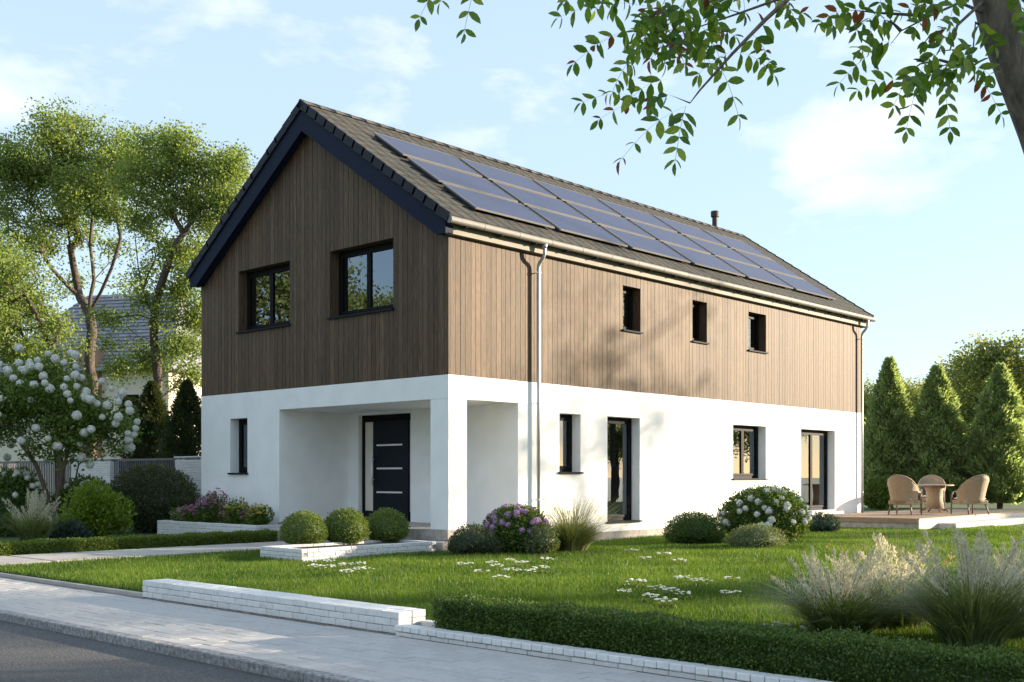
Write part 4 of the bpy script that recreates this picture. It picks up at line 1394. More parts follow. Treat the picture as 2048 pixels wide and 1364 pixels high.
def spikes(e, h, spread, n, seed):
    r = np.random.default_rng(seed); parts = []
    for i in range(n):
        az = r.uniform(0, 6.28); o = spread * r.uniform(.1, .9)
        t0 = np.array([o * math.cos(az), o * math.sin(az), h * r.uniform(.6, .98)])
        P = t0 + r.normal(size=(9, 3)) * [.012, .012, .03]
        parts.append(leaves(P, r.normal(size=(9, 3)) + [0, 0, .6], .026, .008, r))
    V_, F_, R_ = merge(parts)
    add('seed_heads', np_mesh('seed_heads', V_, F_, 'petal_y', R_), e, local=True)
e_ = reed('tall ornamental grass with straw tips against the white wall', onz(1145, 1106, LZ), 1.24, 1.2, 620, 85, 'straw', .006)
V_, F_, R_, _ = blades(1500, .92, 1.0, .008, np.random.default_rng(86), .8)
add('low_leaves', np_mesh('low_leaves', V_, F_, 'blade', R_), e_, local=True)
spikes(e_, 1.0, .62, 26, 87)
e_ = reed('loose thin reeds on the lawn in front of the deck', onz(1795, 1205, LZ), 1.0, .85, 230, 88, 'straw', .0035, arch=.15)
V_, F_, R_, _ = blades(300, .55, .6, .004, np.random.default_rng(89), .5)
add('low_leaves', np_mesh('low_leaves', V_, F_, 'blade', R_), e_, local=True)
M['petal_o'] = mat_leaf('salmon_petal', (.5, .24, .14), (.66, .40, .24), .3, (1, .9, .8), .6)
r = np.random.default_rng(90); parts = []
for i in range(46):
    c_ = np.array([r.uniform(-.75, .75), r.uniform(-.6, .6), r.uniform(.25, .62)])
    parts.append(leaves(c_ + r.normal(size=(7, 3)) * .014, r.normal(size=(7, 3)), .022, .008, r))
V_, F_, R_ = merge(parts)
add('seed_heads', np_mesh('seed_heads', V_, F_, 'petal_o', R_), e_, local=True)

# flowers in the planter ----------------------------------------------
def flower_plant(label, x, y, h, w, seed, petal, nl=900, nf=38, leafm='mid_lf', tall=1.0):
    r = np.random.default_rng(seed)
    e = empty('flower_plant', (x, y, -.08), label, 'flowers', 'flowers in the planter by the gable')
    me, _ = bush_mesh('foliage', w, w * .8, h * .8, nl, .07, .016, leafm, seed, amp=.22, base=.35, depth=.7, up=1.0, spread=.6, corescale=.3)
    add('foliage', me, e, local=True)
    parts, st_ = [], MB()
    for i in range(nf):
        a = r.uniform(0, 6.28); q = w * 1.05 * math.sqrt(r.random())
        hz = h * r.uniform(.6, 1.0) * (1 - .35 * (q / w) ** 2) * tall
        c_ = np.array([q * math.cos(a), q * .8 * math.sin(a), hz])
        st_.tube([(c_[0] * .5, c_[1] * .5, .02), tuple(c_)], [.004, .002], 3, False)
        m = 10
        az = np.linspace(0, 6.28, m, endpoint=False)
        ax = np.stack([np.cos(az), np.sin(az), np.full(m, .35)], 1)
        parts.append(leaves(np.repeat(c_[None], m, 0), ax, .040, .014, r))
        parts.append(leaves(c_ + r.normal(size=(5, 3)) * .01, r.normal(size=(5, 3)) + [0, 0, 1], .022, .009, r))
    V_, F_, R_ = merge(parts)
    add('blossoms', np_mesh('blossoms', V_, F_, petal, R_), e, local=True)
    add('flower_stems', st_.mesh('flower_stems', 'mid_lf'), e, local=True)
fl_ = [(-8.05, .34, .30, 'petal_p', 'mauve flower clump at the left end of the flower planter'), (-7.55, .42, .32, 'petal_pk', 'pink flower clump second from the left in the flower planter'),
       (-7.05, .72, .30, 'petal_p', 'tall mauve flower clump in the left half of the flower planter'), (-6.55, .80, .30, 'petal_pk', 'tallest red pink flower clump in the middle of the flower planter'),
       (-6.1, .40, .32, 'petal_pk', 'low pink flower clump in the middle of the flower planter'), (-5.75, .62, .30, 'petal_y', 'tall yellow flower clump in the right half of the flower planter'),
       (-5.35, .40, .32, 'petal_pk', 'low pink flower clump in the right half of the flower planter'), (-4.95, .52, .28, 'petal_y', 'yellow flower clump at the porch end of the flower planter')]
for i, (x, h_, w_, pt, lab) in enumerate(fl_):
    flower_plant(lab, x, -.50 + .06 * (-1) ** i, h_, w_, 100 + i, pt, nf=85 if pt != 'petal_y' else 55)

# daisies in the lawn -------------------------------------------------
def daisy_mesh(seed):
    r = np.random.default_rng(seed); pw, pg = [], []
    for i in range(13):
        a = r.uniform(0, 6.28); q = .125 * math.sqrt(r.random())
        c_ = np.array([q * math.cos(a), q * math.sin(a), .085 + .03 * (1 - q / .125) + r.uniform(-.01, .01)])
        m = 9; az = np.linspace(0, 6.28, m, endpoint=False) + r.random()
        ax = np.stack([np.cos(az), np.sin(az), np.full(m, .15)], 1) + r.normal(size=3) * .2
        pw.append(leaves(np.repeat(c_[None], m, 0), ax, .024, .0075, r))
        pg.append(leaves(np.repeat((c_ * [.6, .6, .1])[None], 2, 0), np.repeat((c_ - c_ * [.6, .6, .1])[None], 2, 0), .07, .003, r))
    P = r.normal(size=(120, 3)) * [.06, .06, .0] + [0, 0, .015]
    pg.append(leaves(P, r.normal(size=(120, 3)) * .7 + [0, 0, 1], .05, .01, r))
    V_, F_, R_ = merge(pw); a_ = np_mesh('blossoms', V_, F_, 'petal_w', R_)
    V_, F_, R_ = merge(pg); b_ = np_mesh('foliage', V_, F_, 'mid_lf', R_)
    return a_, b_
dms = [daisy_mesh(200 + i) for i in range(4)]
dsets = [('small white daisy clump in the lawn before the ball planter', 'daisies before the ball planter', [(620, 1130), (660, 1129), (692, 1138), (724, 1135), (628, 1142), (655, 1142), (690, 1154), (728, 1149)]),
         ('small white daisy clump in the lawn before the mauve flowering shrub', 'daisies before the mauve shrub', [(928, 1137), (985, 1132), (1022, 1127), (1042, 1134), (1090, 1127), (963, 1152), (995, 1142), (1025, 1152), (1062, 1150), (1080, 1147), (1002, 1164)]),
         ('small white daisy clump in the lawn before the box dome', 'daisies before the box dome', [(1263, 1107), (1292, 1122), (1329, 1116), (1357, 1129)]),
         ('small white daisy clump in the right lawn behind the hedge', 'daisies behind the hedge', [(1365, 1165), (1403, 1173), (1463, 1166), (1273, 1175), (1247, 1193), (1313, 1186), (1339, 1193), (1371, 1197), (1458, 1197), (1299, 1205), (1334, 1217), (1560, 1272), (1625, 1276)])]
k = 0
ords = ['first', 'second', 'third', 'fourth', 'fifth', 'sixth', 'seventh', 'eighth', 'ninth', 'tenth', 'eleventh', 'twelfth', 'last']
for lab, grp, pts in dsets:
    pts = sorted(pts)
    for q_, (a, b_) in enumerate(pts):
        p = onz(a, b_ + 3, LZ)
        e = empty('daisy_clump', tuple(p), lab.replace('small white daisy clump in the', ords[q_] + ' small white daisy clump from the left in the'), 'flowers', grp, rot=(0, 0, k * 1.3))
        s = .85 + .3 * ((k * 37) % 10) / 10
        add('blossoms', dms[k % 4][0], e, local=True, scale=(s,) * 3); add('foliage', dms[k % 4][1], e, local=True, scale=(s,) * 3)
        k += 1
# ================================================================== TREES
def mat_bark(name, lo, hi):
    nb = NB(name)
    f = noise(nb, 16, 7, .7, None, (1.0, 1.0, .22))
    f2 = noise(nb, 60, 4, .6, None, (1.0, 1.0, .3))
    nb.l(ramp(nb, f, [(.32, lo), (.7, hi)]), nb.b.inputs['Base Color'])
    nb.b.inputs['Roughness'].default_value = .9
    bump(nb, f, .9, .03)
    return nb.m
M['bark'] = mat_bark('bark', (.038, .029, .023), (.13, .098, .074))
M['bark_near'] = mat_bark('bark_near', (.055, .046, .04), (.26, .205, .16))
M['lf_tree'] = mat_leaf('tree_leaf', (.115, .170, .045), (.33, .39, .135), .6, (1.1, 1.15, .5))
M['lf_tree2'] = mat_leaf('tree_leaf_far', (.12, .165, .055), (.32, .36, .14), .55, (1.4, 1.25, .5))  # leaf colour lightened to stand in for haze over the far trees
M['lf_con'] = mat_leaf('thuja_leaf', (.165, .22, .105), (.38, .435, .21), .72, (1.1, 1.15, .65))
M['lf_con2'] = mat_leaf('yew_leaf', (.022, .042, .014), (.075, .090, .032), .25)

def grow(seeds, targets, r, step=.55, sag=.0, pathw=.22):
    """skeleton: seeds = list of polylines (first point of later ones joins nearest node); targets = twig tips"""
    pos, par, plen = [], [], []
    def addn(p, q):
        pos.append(np.array(p, float)); par.append(q)
        plen.append(0 if q < 0 else plen[q] + np.linalg.norm(pos[-1] - pos[q]))
        return len(pos) - 1
    for s, line in enumerate(seeds):
        if s == 0: last = addn(line[0], -1)
        else:
            A = np.array(pos); last = int(np.argmin(((A - np.array(line[0])) ** 2).sum(1)))
        for p in line[1:]:
            a = pos[last]; dv = np.array(p) - a; k = max(1, int(np.linalg.norm(dv) / step))
            for i in range(1, k + 1):
                j = r.normal(size=3) * .035 * (i < k)
                last = addn(a + dv * i / k + j, last)
    ns = len(pos)
    root = pos[0]
    T_ = targets[np.argsort(((targets - pos[ns // 2]) ** 2).sum(1))]
    for t in T_:
        A = np.array(pos); d = np.sqrt(((A - t) ** 2).sum(1))
        cost = d + pathw * np.array(plen) * .35 + np.where(A[:, 2] > t[2] + .4, 1.2, 0)
        q = int(np.argmin(cost)); a = pos[q]; dv = t - a
        k = max(1, int(np.linalg.norm(dv) / step)); last = q
        for i in range(1, k + 1):
            f = i / k
            p = a + dv * f + np.array([0, 0, -.10 * np.linalg.norm(dv) * math.sin(math.pi * f)]) + r.normal(size=3) * .05 * (i < k)
            last = addn(p, last)
    return np.array(pos), np.array(par)
def skeleton_mesh(pos, par, r0, name, mat, power=.56, trunk=None, sides=6):
    n = len(pos); cnt = np.zeros(n); kids = [[] for _ in range(n)]
    for i in range(1, n): kids[par[i]].append(i)
    for i in range(n - 1, -1, -1):
        if not kids[i]: cnt[i] = 1
        if i > 0: cnt[par[i]] += cnt[i]
    rad = r0 * cnt ** power
    if trunk: rad = rad * (trunk / rad[0])
    rad = np.maximum(rad, .006)
    b = MB()
    starts = [(0, -1)]
    while starts:
        i, p = starts.pop()
        chain = [p, i] if p >= 0 else [i]
        while kids[i]:
            ks = sorted(kids[i], key=lambda q: -cnt[q])
            for q in ks[1:]: starts.append((q, i))
            i = ks[0]; chain.append(i)
        if len(chain) < 2: continue
        rr = [rad[q] for q in chain]
        if p >= 0: rr[0] = min(rad[p], rr[1] * 1.15)
        b.tube([pos[q] for q in chain], rr, sides if rr[0] > .05 else 4, False)
    return b.mesh(name, mat, True), rad
def crown_targets(lobes, n, r):
    w = np.array([l[1][0] * l[1][1] * l[1][2] for l in lobes]) ** .8
    pick = r.choice(len(lobes), n, p=w / w.sum())
    D = rdir(n, r) * (r.random(n) ** .42)[:, None]
    return np.array([lobes[k][0] for k in pick]) + D * np.array([lobes[k][1] for k in pick])
def crown_leaves(name, T_, per, sig, ll, lw, mat, r, droop=.1):
    n = len(T_) * per
    sg = np.repeat(sig * r.uniform(.6, 1.3, len(T_)), per)[:, None]
    P = np.repeat(T_, per, 0) + np.clip(r.normal(size=(n, 3)), -1.7, 1.7) * sg * [1, 1, .7]
    A = r.normal(size=(n, 3)) + [0, 0, -droop]
    V_, F_, R_ = leaves(P, A, ll * r.uniform(.6, 1.2, n), lw * r.uniform(.7, 1.2, n), r)
    tone = np.repeat(np.repeat(r.normal(0, .13, len(T_)), per), 4)
    return np_mesh(name, V_, F_, mat, np.clip(R_ * .84 + tone, 0, .849))
def tree(name, label, base, seeds, lobes, nt, per, sig, ll, lw, mat, seed, trunk=.2, group=None, bark='bark', cat='tree'):
    """all coordinates are relative to base"""
    r = np.random.default_rng(seed)
    T_ = crown_targets(lobes, nt, r)
    pos, par = grow(seeds, T_, r)
    e = empty(name, tuple(base), label, cat, group)
    wm, _ = skeleton_mesh(pos, par, .012, 'trunk', bark, trunk=trunk)
    add('trunk', wm, e, local=True)
    add('crown', crown_leaves('crown', T_, per, sig, ll, lw, mat, r), e, local=True)
    return e
def pxtree(d, bx, lines, lobes_px, rnd_, spread=1.0):
    """tracing helper: pixel polylines and lobes at distance d -> metres relative to the foot"""
    foot = at(bx, HOR, d).copy(); foot[2] = LZ
    vd = np.array([-math.sin(YAW), math.cos(YAW), 0])
    S_ = []
    for ln in lines:
        S_.append([at(p[0], p[1], d) - foot + vd * (p[2] if len(p) > 2 else 0) for p in ln])
    Lb = []
    for (x, y, rad, *dz) in lobes_px:
        m = rad / FPX * d
        Lb.append((at(x, y, d) - foot + vd * (dz[0] if dz else rnd_.uniform(-1.2, 1.2) * spread), (m, m, m * .8)))
    return foot, S_, Lb
rr_ = random.Random(11)
# tree A and B behind the fence at left
d = 38
foot, S_, Lb = pxtree(d, 182, [[(182, 1030), (183, 800), (180, 700), (179, 625)], [(179, 625), (188, 560), (180, 490), (192, 430, -.3), (175, 370, -.4), (185, 300, -.2)],
    [(179, 640), (150, 590, .4), (128, 520, .8), (112, 440, 1.0), (90, 370, 1.2), (80, 310, 1.2)], [(184, 640), (212, 590, -.5), (240, 545, -.8), (262, 490, -1), (250, 420, -.8), (238, 350, -.6)], [(182, 560), (205, 520, .6), (235, 490, 1.0)], [(160, 600, .2), (118, 545, -.5), (80, 480, -1.2), (50, 420, -1.6)]],
    [(135, 270, 72), (60, 318, 78), (200, 300, 78), (250, 340, 62), (30, 400, 76), (115, 350, 80), (185, 390, 62), (60, 470, 62), (15, 330, 60), (130, 440, 50), (235, 420, 50), (20, 530, 52), (95, 500, 36), (150, 480, 30), (225, 480, 34), (260, 450, 36), (110, 560, 26), (235, 560, 24), (205, 520, 22)], rr_)
treeA = tree('broadleaf_tree', 'tall broadleaf tree behind the snowball bush with three forking limbs', foot, S_, Lb, 430, 115, .29, .105, .036, 'lf_tree', 301, .19)
foot, S_, Lb = pxtree(36, 312, [[(312, 1030), (314, 850), (313, 720), (308, 640)], [(308, 640), (286, 580), (276, 530), (262, 470, .4), (255, 430, .5)], [(308, 650), (322, 590, -.3), (345, 535, -.5), (380, 475, -.7), (415, 430, -.8)],
    [(286, 580), (296, 510, .7), (305, 440, 1.0), (310, 380, 1)], [(314, 790), (330, 750, -.3), (365, 742, -.5), (402, 722, -.6)], [(313, 800), (340, 778, .2), (385, 786, .3)], [(308, 690), (270, 670, .3), (230, 690, .5)], [(312, 720), (345, 690, .6), (380, 650, 1)]],
    [(320, 300, 56), (300, 380, 60), (385, 330, 62), (440, 345, 55), (475, 350, 42), (360, 410, 62), (430, 420, 58), (480, 420, 40), (300, 450, 45), (385, 500, 50), (440, 520, 34), (345, 580, 34), (385, 640, 36), (360, 690, 38), (270, 640, 30), (240, 680, 36), (385, 560, 36), (375, 740, 30), (300, 520, 36), (260, 560, 30), (330, 500, 40), (395, 610, 34), (300, 600, 26), (345, 640, 30), (385, 700, 34), (290, 720, 36), (250, 740, 36), (345, 760, 30), (215, 640, 26)], rr_, .8)
treeB = tree('broadleaf_tree', 'broadleaf tree touching the left edge of the house roof in the picture', foot, S_, Lb, 470, 105, .26, .10, .034, 'lf_tree', 302, .17)
foot, S_, Lb = pxtree(32, 100, [[(120, 1030), (115, 850), (112, 760), (104, 700)], [(104, 700), (85, 650), (50, 590), (10, 540)], [(108, 730), (70, 715), (30, 700)], [(104, 700), (112, 650, .4), (95, 600, .6)]],
    [(20, 590, 62), (-40, 520, 80), (60, 560, 45), (15, 660, 55), (70, 640, 40), (110, 660, 34), (-60, 640, 70), (40, 710, 46), (95, 720, 40), (130, 690, 30), (60, 770, 40)], rr_, .8)
treeC = tree('broadleaf_tree', 'low dark tree leaning to the left picture edge', foot, S_, Lb, 260, 95, .27, .095, .032, 'lf_tree', 303, .13)

# a plain round tree as the mould for those at the back
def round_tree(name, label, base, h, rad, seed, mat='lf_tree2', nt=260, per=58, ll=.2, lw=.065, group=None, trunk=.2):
    r = np.random.default_rng(seed)
    lobes = []
    for k in range(11):
        a = r.uniform(0, 6.28); q = rad * r.uniform(.15, .75); z = h * r.uniform(.38, .88)
        lobes.append((np.array([q * math.cos(a), q * math.sin(a), z]), (rad * .42, rad * .42, rad * .36)))
    lobes.append((np.array([0, 0, h * .86]), (rad * .4, rad * .4, h * .12)))
    seeds = [[(0, 0, -.1), (.05, 0, h * .22), (0, .05, h * .42)], [(0, .05, h * .42), (.2, .1, h * .7)]]
    return tree(name, label, base, seeds, lobes, nt, per, rad * .12, ll, lw, mat, seed, trunk, group)
def gpos(px, d):
    p = at(px, HOR, d).copy(); p[2] = LZ
    return p
GB = 'trees behind the deck'
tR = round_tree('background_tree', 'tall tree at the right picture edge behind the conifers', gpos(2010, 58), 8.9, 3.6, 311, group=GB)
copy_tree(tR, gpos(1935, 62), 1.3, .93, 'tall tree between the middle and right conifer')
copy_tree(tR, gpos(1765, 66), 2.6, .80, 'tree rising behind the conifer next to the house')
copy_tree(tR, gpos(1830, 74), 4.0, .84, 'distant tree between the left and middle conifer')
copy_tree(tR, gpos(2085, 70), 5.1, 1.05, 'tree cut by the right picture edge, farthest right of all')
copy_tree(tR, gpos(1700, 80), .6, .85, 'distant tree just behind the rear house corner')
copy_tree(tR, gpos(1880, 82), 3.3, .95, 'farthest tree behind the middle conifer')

# conifers
def conifer_mesh(h, rad, n, seed, mat, ll=.12, lw=.022):
    r = np.random.default_rng(seed)
    t = r.random(n) ** 1.35
    prof = np.where(t < .12, .55 + t / .12 * .45, (1 - ((t - .12).clip(0) / .88) ** 1.45) ** .85)
    az = r.uniform(0, 6.28, n)
    bumpy = 1 + .16 * np.sin(az * 5 + t * 21 + seed) + .09 * np.sin(az * 9 - t * 33 + seed * 2) + .07 * np.sin(t * 60 + az * 3)
    q = rad * prof * bumpy * (1 - .5 * r.random(n) ** 1.3) * (1 + .10 * r.normal(size=n))
    P = np.stack([q * np.cos(az), q * np.sin(az), .25 + t * (h - .25)], 1)
    A = np.stack([np.cos(az), np.sin(az), np.full(n, .9)], 1) + r.normal(size=(n, 3)) * .5
    V_, F_, R_ = leaves(P, A, ll * r.uniform(.6, 1.3, n), lw * r.uniform(.7, 1.2, n), r)
    hv, hf = hull(1, 1, 1, np.random.default_rng(seed), .08, 1.0)
    tt = (hv[:, 2] + 1) / 2; tt = np.clip(tt, 0, 1)
    pr = np.where(tt < .12, .55 + tt / .12 * .45, (1 - ((tt - .12).clip(0) / .88) ** 1.45) ** .85) * .42 * rad
    aa = np.arctan2(hv[:, 1], hv[:, 0])
    hv = np.stack([pr * np.cos(aa), pr * np.sin(aa), .3 + tt * (h * .88 - .3)], 1)
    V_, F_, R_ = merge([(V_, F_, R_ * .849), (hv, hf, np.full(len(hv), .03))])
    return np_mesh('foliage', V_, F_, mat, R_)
cm = conifer_mesh(5.9, 1.32, 30000, 321, 'lf_con', .21, .034)
cmb = conifer_mesh(5.7, 1.25, 30000, 327, 'lf_con', .22, .034)
def conifer(px, d, sx, sz, rz, label, me=cm, name='conifer', group='conifers behind the deck'):
    e = empty(name, tuple(gpos(px, d)), label, 'conifer', group)
    add('foliage', me, e, local=True, rot=(0, 0, rz), scale=(sx, sx, sz))
    add('trunk', MB().tube([(0, 0, -.1), (0, 0, 1.2), (0, 0, 4.5 * sz)], [.13, .10, .02], 8).mesh('trunk', 'bark', True), e, local=True)
    return e
conifer(1779, 47, .92, 1.06, .3, 'pointed green conifer next to the rear house corner')
conifer(1874, 46, 1.02, 1.02, 2.1, 'pointed green conifer behind the wicker table, the middle one', cmb)
conifer(2000, 45, 1.0, .98, 4.0, 'pointed green conifer behind the far right armchair')
shrub('leafy_bush', 'bright green bush between deck and conifer by the house corner', 'shrub', 1757, 1019, 958, 26, 3200, .14, .04, 'mid_lf', 63, .9, amp=.18, base=.45, depth=.4)
cm2 = conifer_mesh(4.6, .95, 30000, 322, 'lf_con2', .13, .020)
conifer(374, 33, 1.0, .90, .9, 'dark conifer close to the left house corner', cm2, group='conifers left of the house')
conifer(303, 34.5, 1.05, .92, 2.4, 'dark conifer behind the left grey railing', cm2, group='conifers left of the house')

# neighbouring house seen through the left trees ------------------------
M['n_wall'] = mat_plain('cream_render', (.66, .60, .50), .85, var=.05, scale=2)
M['n_roof'] = mat_plain('grey_shingle', (.22, .225, .26), .8, var=.2, scale=3, bmp=.3)
M['n_brick'] = mat_plain('brown_brick', (.32, .20, .14), .9, var=.3, scale=10, bmp=.4)
nd = 54
A0 = at(250, HOR, nd); A0[2] = LZ
nh = empty('neighbour_house', tuple(A0), 'distant cream house with grey hipped roof behind the left trees', 'house', rot=(0, 0, YAW - .25))
hw, hd, ev, rg = 4.6, 3.6, 6.2, 10.2
add('wall', MB().box(-hw, hw, -hd, hd, 0, ev).mesh('wall', 'n_wall'), nh, local=True)
b = MB(); o_ = .45
E_ = [(-hw - o_, -hd - o_, ev - .15), (hw + o_, -hd - o_, ev - .15), (hw + o_, hd + o_, ev - .15), (-hw - o_, hd + o_, ev - .15)]
R0, R1 = (-hw * .45, 0, rg), (hw * .62, 0, rg - .0)
b.quad(E_[0], E_[1], R1, R0); b.quad(E_[2], E_[3], R0, R1); b.poly([E_[3], E_[0], R0]); b.poly([E_[1], E_[2], R1]); b.quad(E_[3], E_[2], E_[1], E_[0])
nroof = add('roof', b.mesh('roof', 'n_roof'), nh, local=True)
# shingle courses, proud strips on each face
b = MB(); nC = 22
for (p, q, ra, rb) in ((E_[0], E_[1], R0, R1), (E_[3], E_[0], R0, R0), (E_[1], E_[2], R1, R1)):
    p, q, ra, rb = map(lambda z_: np.array(z_, float), (p, q, ra, rb))
    nn = np.cross(q - p, ra - p); nn /= np.linalg.norm(nn)
    for k in range(nC):
        t0, t1 = k / nC, (k + 1.05) / nC
        t1 = min(t1, 1)
        l0, r0_ = p + (ra - p) * t0, q + (rb - q) * t0
        l1, r1_ = p + (ra - p) * t1, q + (rb - q) * t1
        b.quad(l0 + nn * .07, r0_ + nn * .07, r1_ + nn * .02, l1 + nn * .02)
        b.quad(l0 + nn * .005, r0_ + nn * .005, r0_ + nn * .07, l0 + nn * .07)
add('shingle_courses', b.mesh('shingle_courses', 'n_roof'), nroof, local=True, kind='stuff')
add('chimney_breast', MB().box(.2, 1.2, -hd - .3, -hd + .2, 0, ev + .9).mesh('chimney_breast', 'n_brick'), nh, local=True)
for wx_ in (-3.2, 2.6):
    wn = add('window', MB().box(wx_ - .5, wx_ + .5, -hd - .04, -hd + .02, 3.6, 5.0).mesh('window', 'black'), nh, local=True)
    add('pane', MB().box(wx_ - .43, wx_ + .43, -hd - .055, -hd - .045, 3.67, 4.93).mesh('pane', 'glass'), wn, local=True)

# snowball bush ----------------------------------------------------------
d = 24.5
foot, S_, Lb = pxtree(d, 112, [[(112, 1074), (113, 1000), (112, 960)], [(112, 1074), (100, 1000, -.1), (80, 930, -.2), (50, 880, -.3)], [(114, 1074), (128, 1000, .1), (150, 930, .2), (190, 880, .3)], [(112, 960), (110, 900), (120, 830)], [(112, 1060), (122, 990, -.2), (140, 930, -.3), (165, 850, -.4)]],
    [(40, 790, 62, 0), (110, 780, 66, .1), (165, 820, 60, -.1), (215, 840, 50, 0), (250, 850, 34, 0), (20, 850, 55, 0), (90, 870, 55, -.3), (160, 885, 48, -.2), (60, 740, 40, .1), (120, 735, 42, .1), (-30, 800, 70, 0), (-60, 870, 60, 0), (225, 890, 26, -.1), (110, 800, 60, -.7), (170, 850, 50, -.6)], rr_)
r = np.random.default_rng(331)
T_ = crown_targets(Lb, 330, r)
pos, par = grow(S_, T_, r, .4)
sb = empty('snowball_bush', tuple(foot), 'large snowball bush covered with white flower balls at left', 'shrub')
wm, _ = skeleton_mesh(pos, par, .006, 'stems', 'stem', trunk=.075)
add('stems', wm, sb, local=True)
M['lf_vib'] = mat_leaf('snowball_leaf', (.060, .120, .022), (.18, .26, .055), .45)
add('crown', crown_leaves('crown', T_, 62, .17, .085, .030, 'lf_vib', r, .3), sb, local=True)
sm = flowerball('flower_head', .088, 70, .032, 'petal_w', 6)
heads = [(40, 697), (122, 714), (158, 710), (172, 716), (160, 733), (180, 740), (30, 748), (52, 748), (65, 732), (48, 752), (86, 748), (96, 740), (116, 742), (64, 764), (82, 775), (110, 778), (134, 775), (142, 785), (170, 765), (185, 758), (193, 762), (168, 782), (188, 780), (176, 795), (206, 790), (183, 808), (228, 768), (246, 782), (263, 790), (2, 740), (6, 730), (10, 832), (3, 822), (48, 804), (42, 834), (30, 856), (20, 880), (104, 806), (112, 860), (78, 884), (136, 880), (150, 894), (190, 836), (232, 838), (224, 812), (240, 815), (258, 808), (276, 812), (280, 825), (262, 838), (253, 850), (284, 858), (270, 868), (286, 845), (214, 862), (198, 868), (188, 890), (264, 895), (188, 930), (182, 915), (268, 880), (280, 870), (90, 730), (108, 728), (75, 745), (140, 725), (125, 760), (215, 805), (205, 800), (30, 735), (-20, 760), (-30, 820)]
vd = np.array([-math.sin(YAW), math.cos(YAW), 0])
rq = random.Random(8)
cen = np.mean([l[0] for l in Lb], axis=0)
for (a, b_) in heads:
    f_ = max(0.0, 1 - ((a - 115) / 190) ** 2 - ((b_ - 820) / 125) ** 2)
    q = at(a, b_, d) - foot + vd * (-1.15 * math.sqrt(f_) + rq.uniform(-.1, .1))
    q = q  # on the front of the crown
    s = rq.uniform(.62, 1.15)
    add('flower_head', sm, sb, loc=tuple(q), rot=(rq.uniform(0, 3), rq.uniform(0, 3), 0), scale=(s,) * 3, local=True)
for k in range(22):     # and on its far side
    a = rq.uniform(.5, 2.6); z_ = rq.uniform(1.6, 3.2)
    q = cen + np.array([math.cos(a + YAW) * 1.9, math.sin(a + YAW) * 1.5, 0]); q[2] = z_
    add('flower_head', sm, sb, loc=tuple(q), rot=(rq.uniform(0, 3), rq.uniform(0, 3), 0), local=True)

# the near tree: leaning trunk and overhanging twigs with feathered leaves -----
ND = 8.0
nb0 = at(2400, 1262, ND); 
nbase = np.array([nb0[0], nb0[1], LZ])
near_tree = empty('near_tree', tuple(nbase), 'near tree with leaning bark trunk and overhanging feathery leaves at top right', 'tree')
def nrel(px, py, d=ND):
    return at(px, py, d) - nbase
tr = MB()
pts = [np.array([0, 0, -.15]), nrel(2330, 900), nrel(2190, 560), nrel(2085, 260), nrel(2006, 60), nrel(1962, -110), nrel(1905, -420), nrel(1840, -800)]
tr.tube(pts, [.26, .21, .18, .163, .150, .140, .115, .075], 20, True)
add('trunk', tr.mesh('trunk', 'bark_near', True), near_tree, local=True)
def mat_nearleaf():
    nb = NB('near_leaf')
    a = nb.n('Attribute', attribute_name='rnd')
    col = ramp(nb, a.outputs['Fac'], [(0, (.055, .125, .020)), (.5, (.100, .195, .032)), (.84, (.22, .31, .060)), (.86, (.20, .065, .03)), (1, (.13, .05, .028))])
    f = noise(nb, 60, 4)
    col = mixc(nb, col, ramp(nb, f, [(.3, (.75,) * 3), (.7, (1.2,) * 3)]), 1, 'MULTIPLY')
    nb.l(col, nb.b.inputs['Base Color']); nb.b.inputs['Roughness'].default_value = .42
    tr_ = nb.n('BsdfTranslucent'); nb.l(mixc(nb, col, (1.9, 1.7, .6), 1, 'MULTIPLY'), tr_.inputs[0])
    mx = nb.n('MixShader'); mx.inputs[0].default_value = .55
    nb.l(nb.b.outputs[0], mx.inputs[1]); nb.l(tr_.outputs[0], mx.inputs[2]); nb.l(mx.outputs[0], nb.o.inputs['Surface'])
    return nb.m
M['lf_near'] = mat_nearleaf()
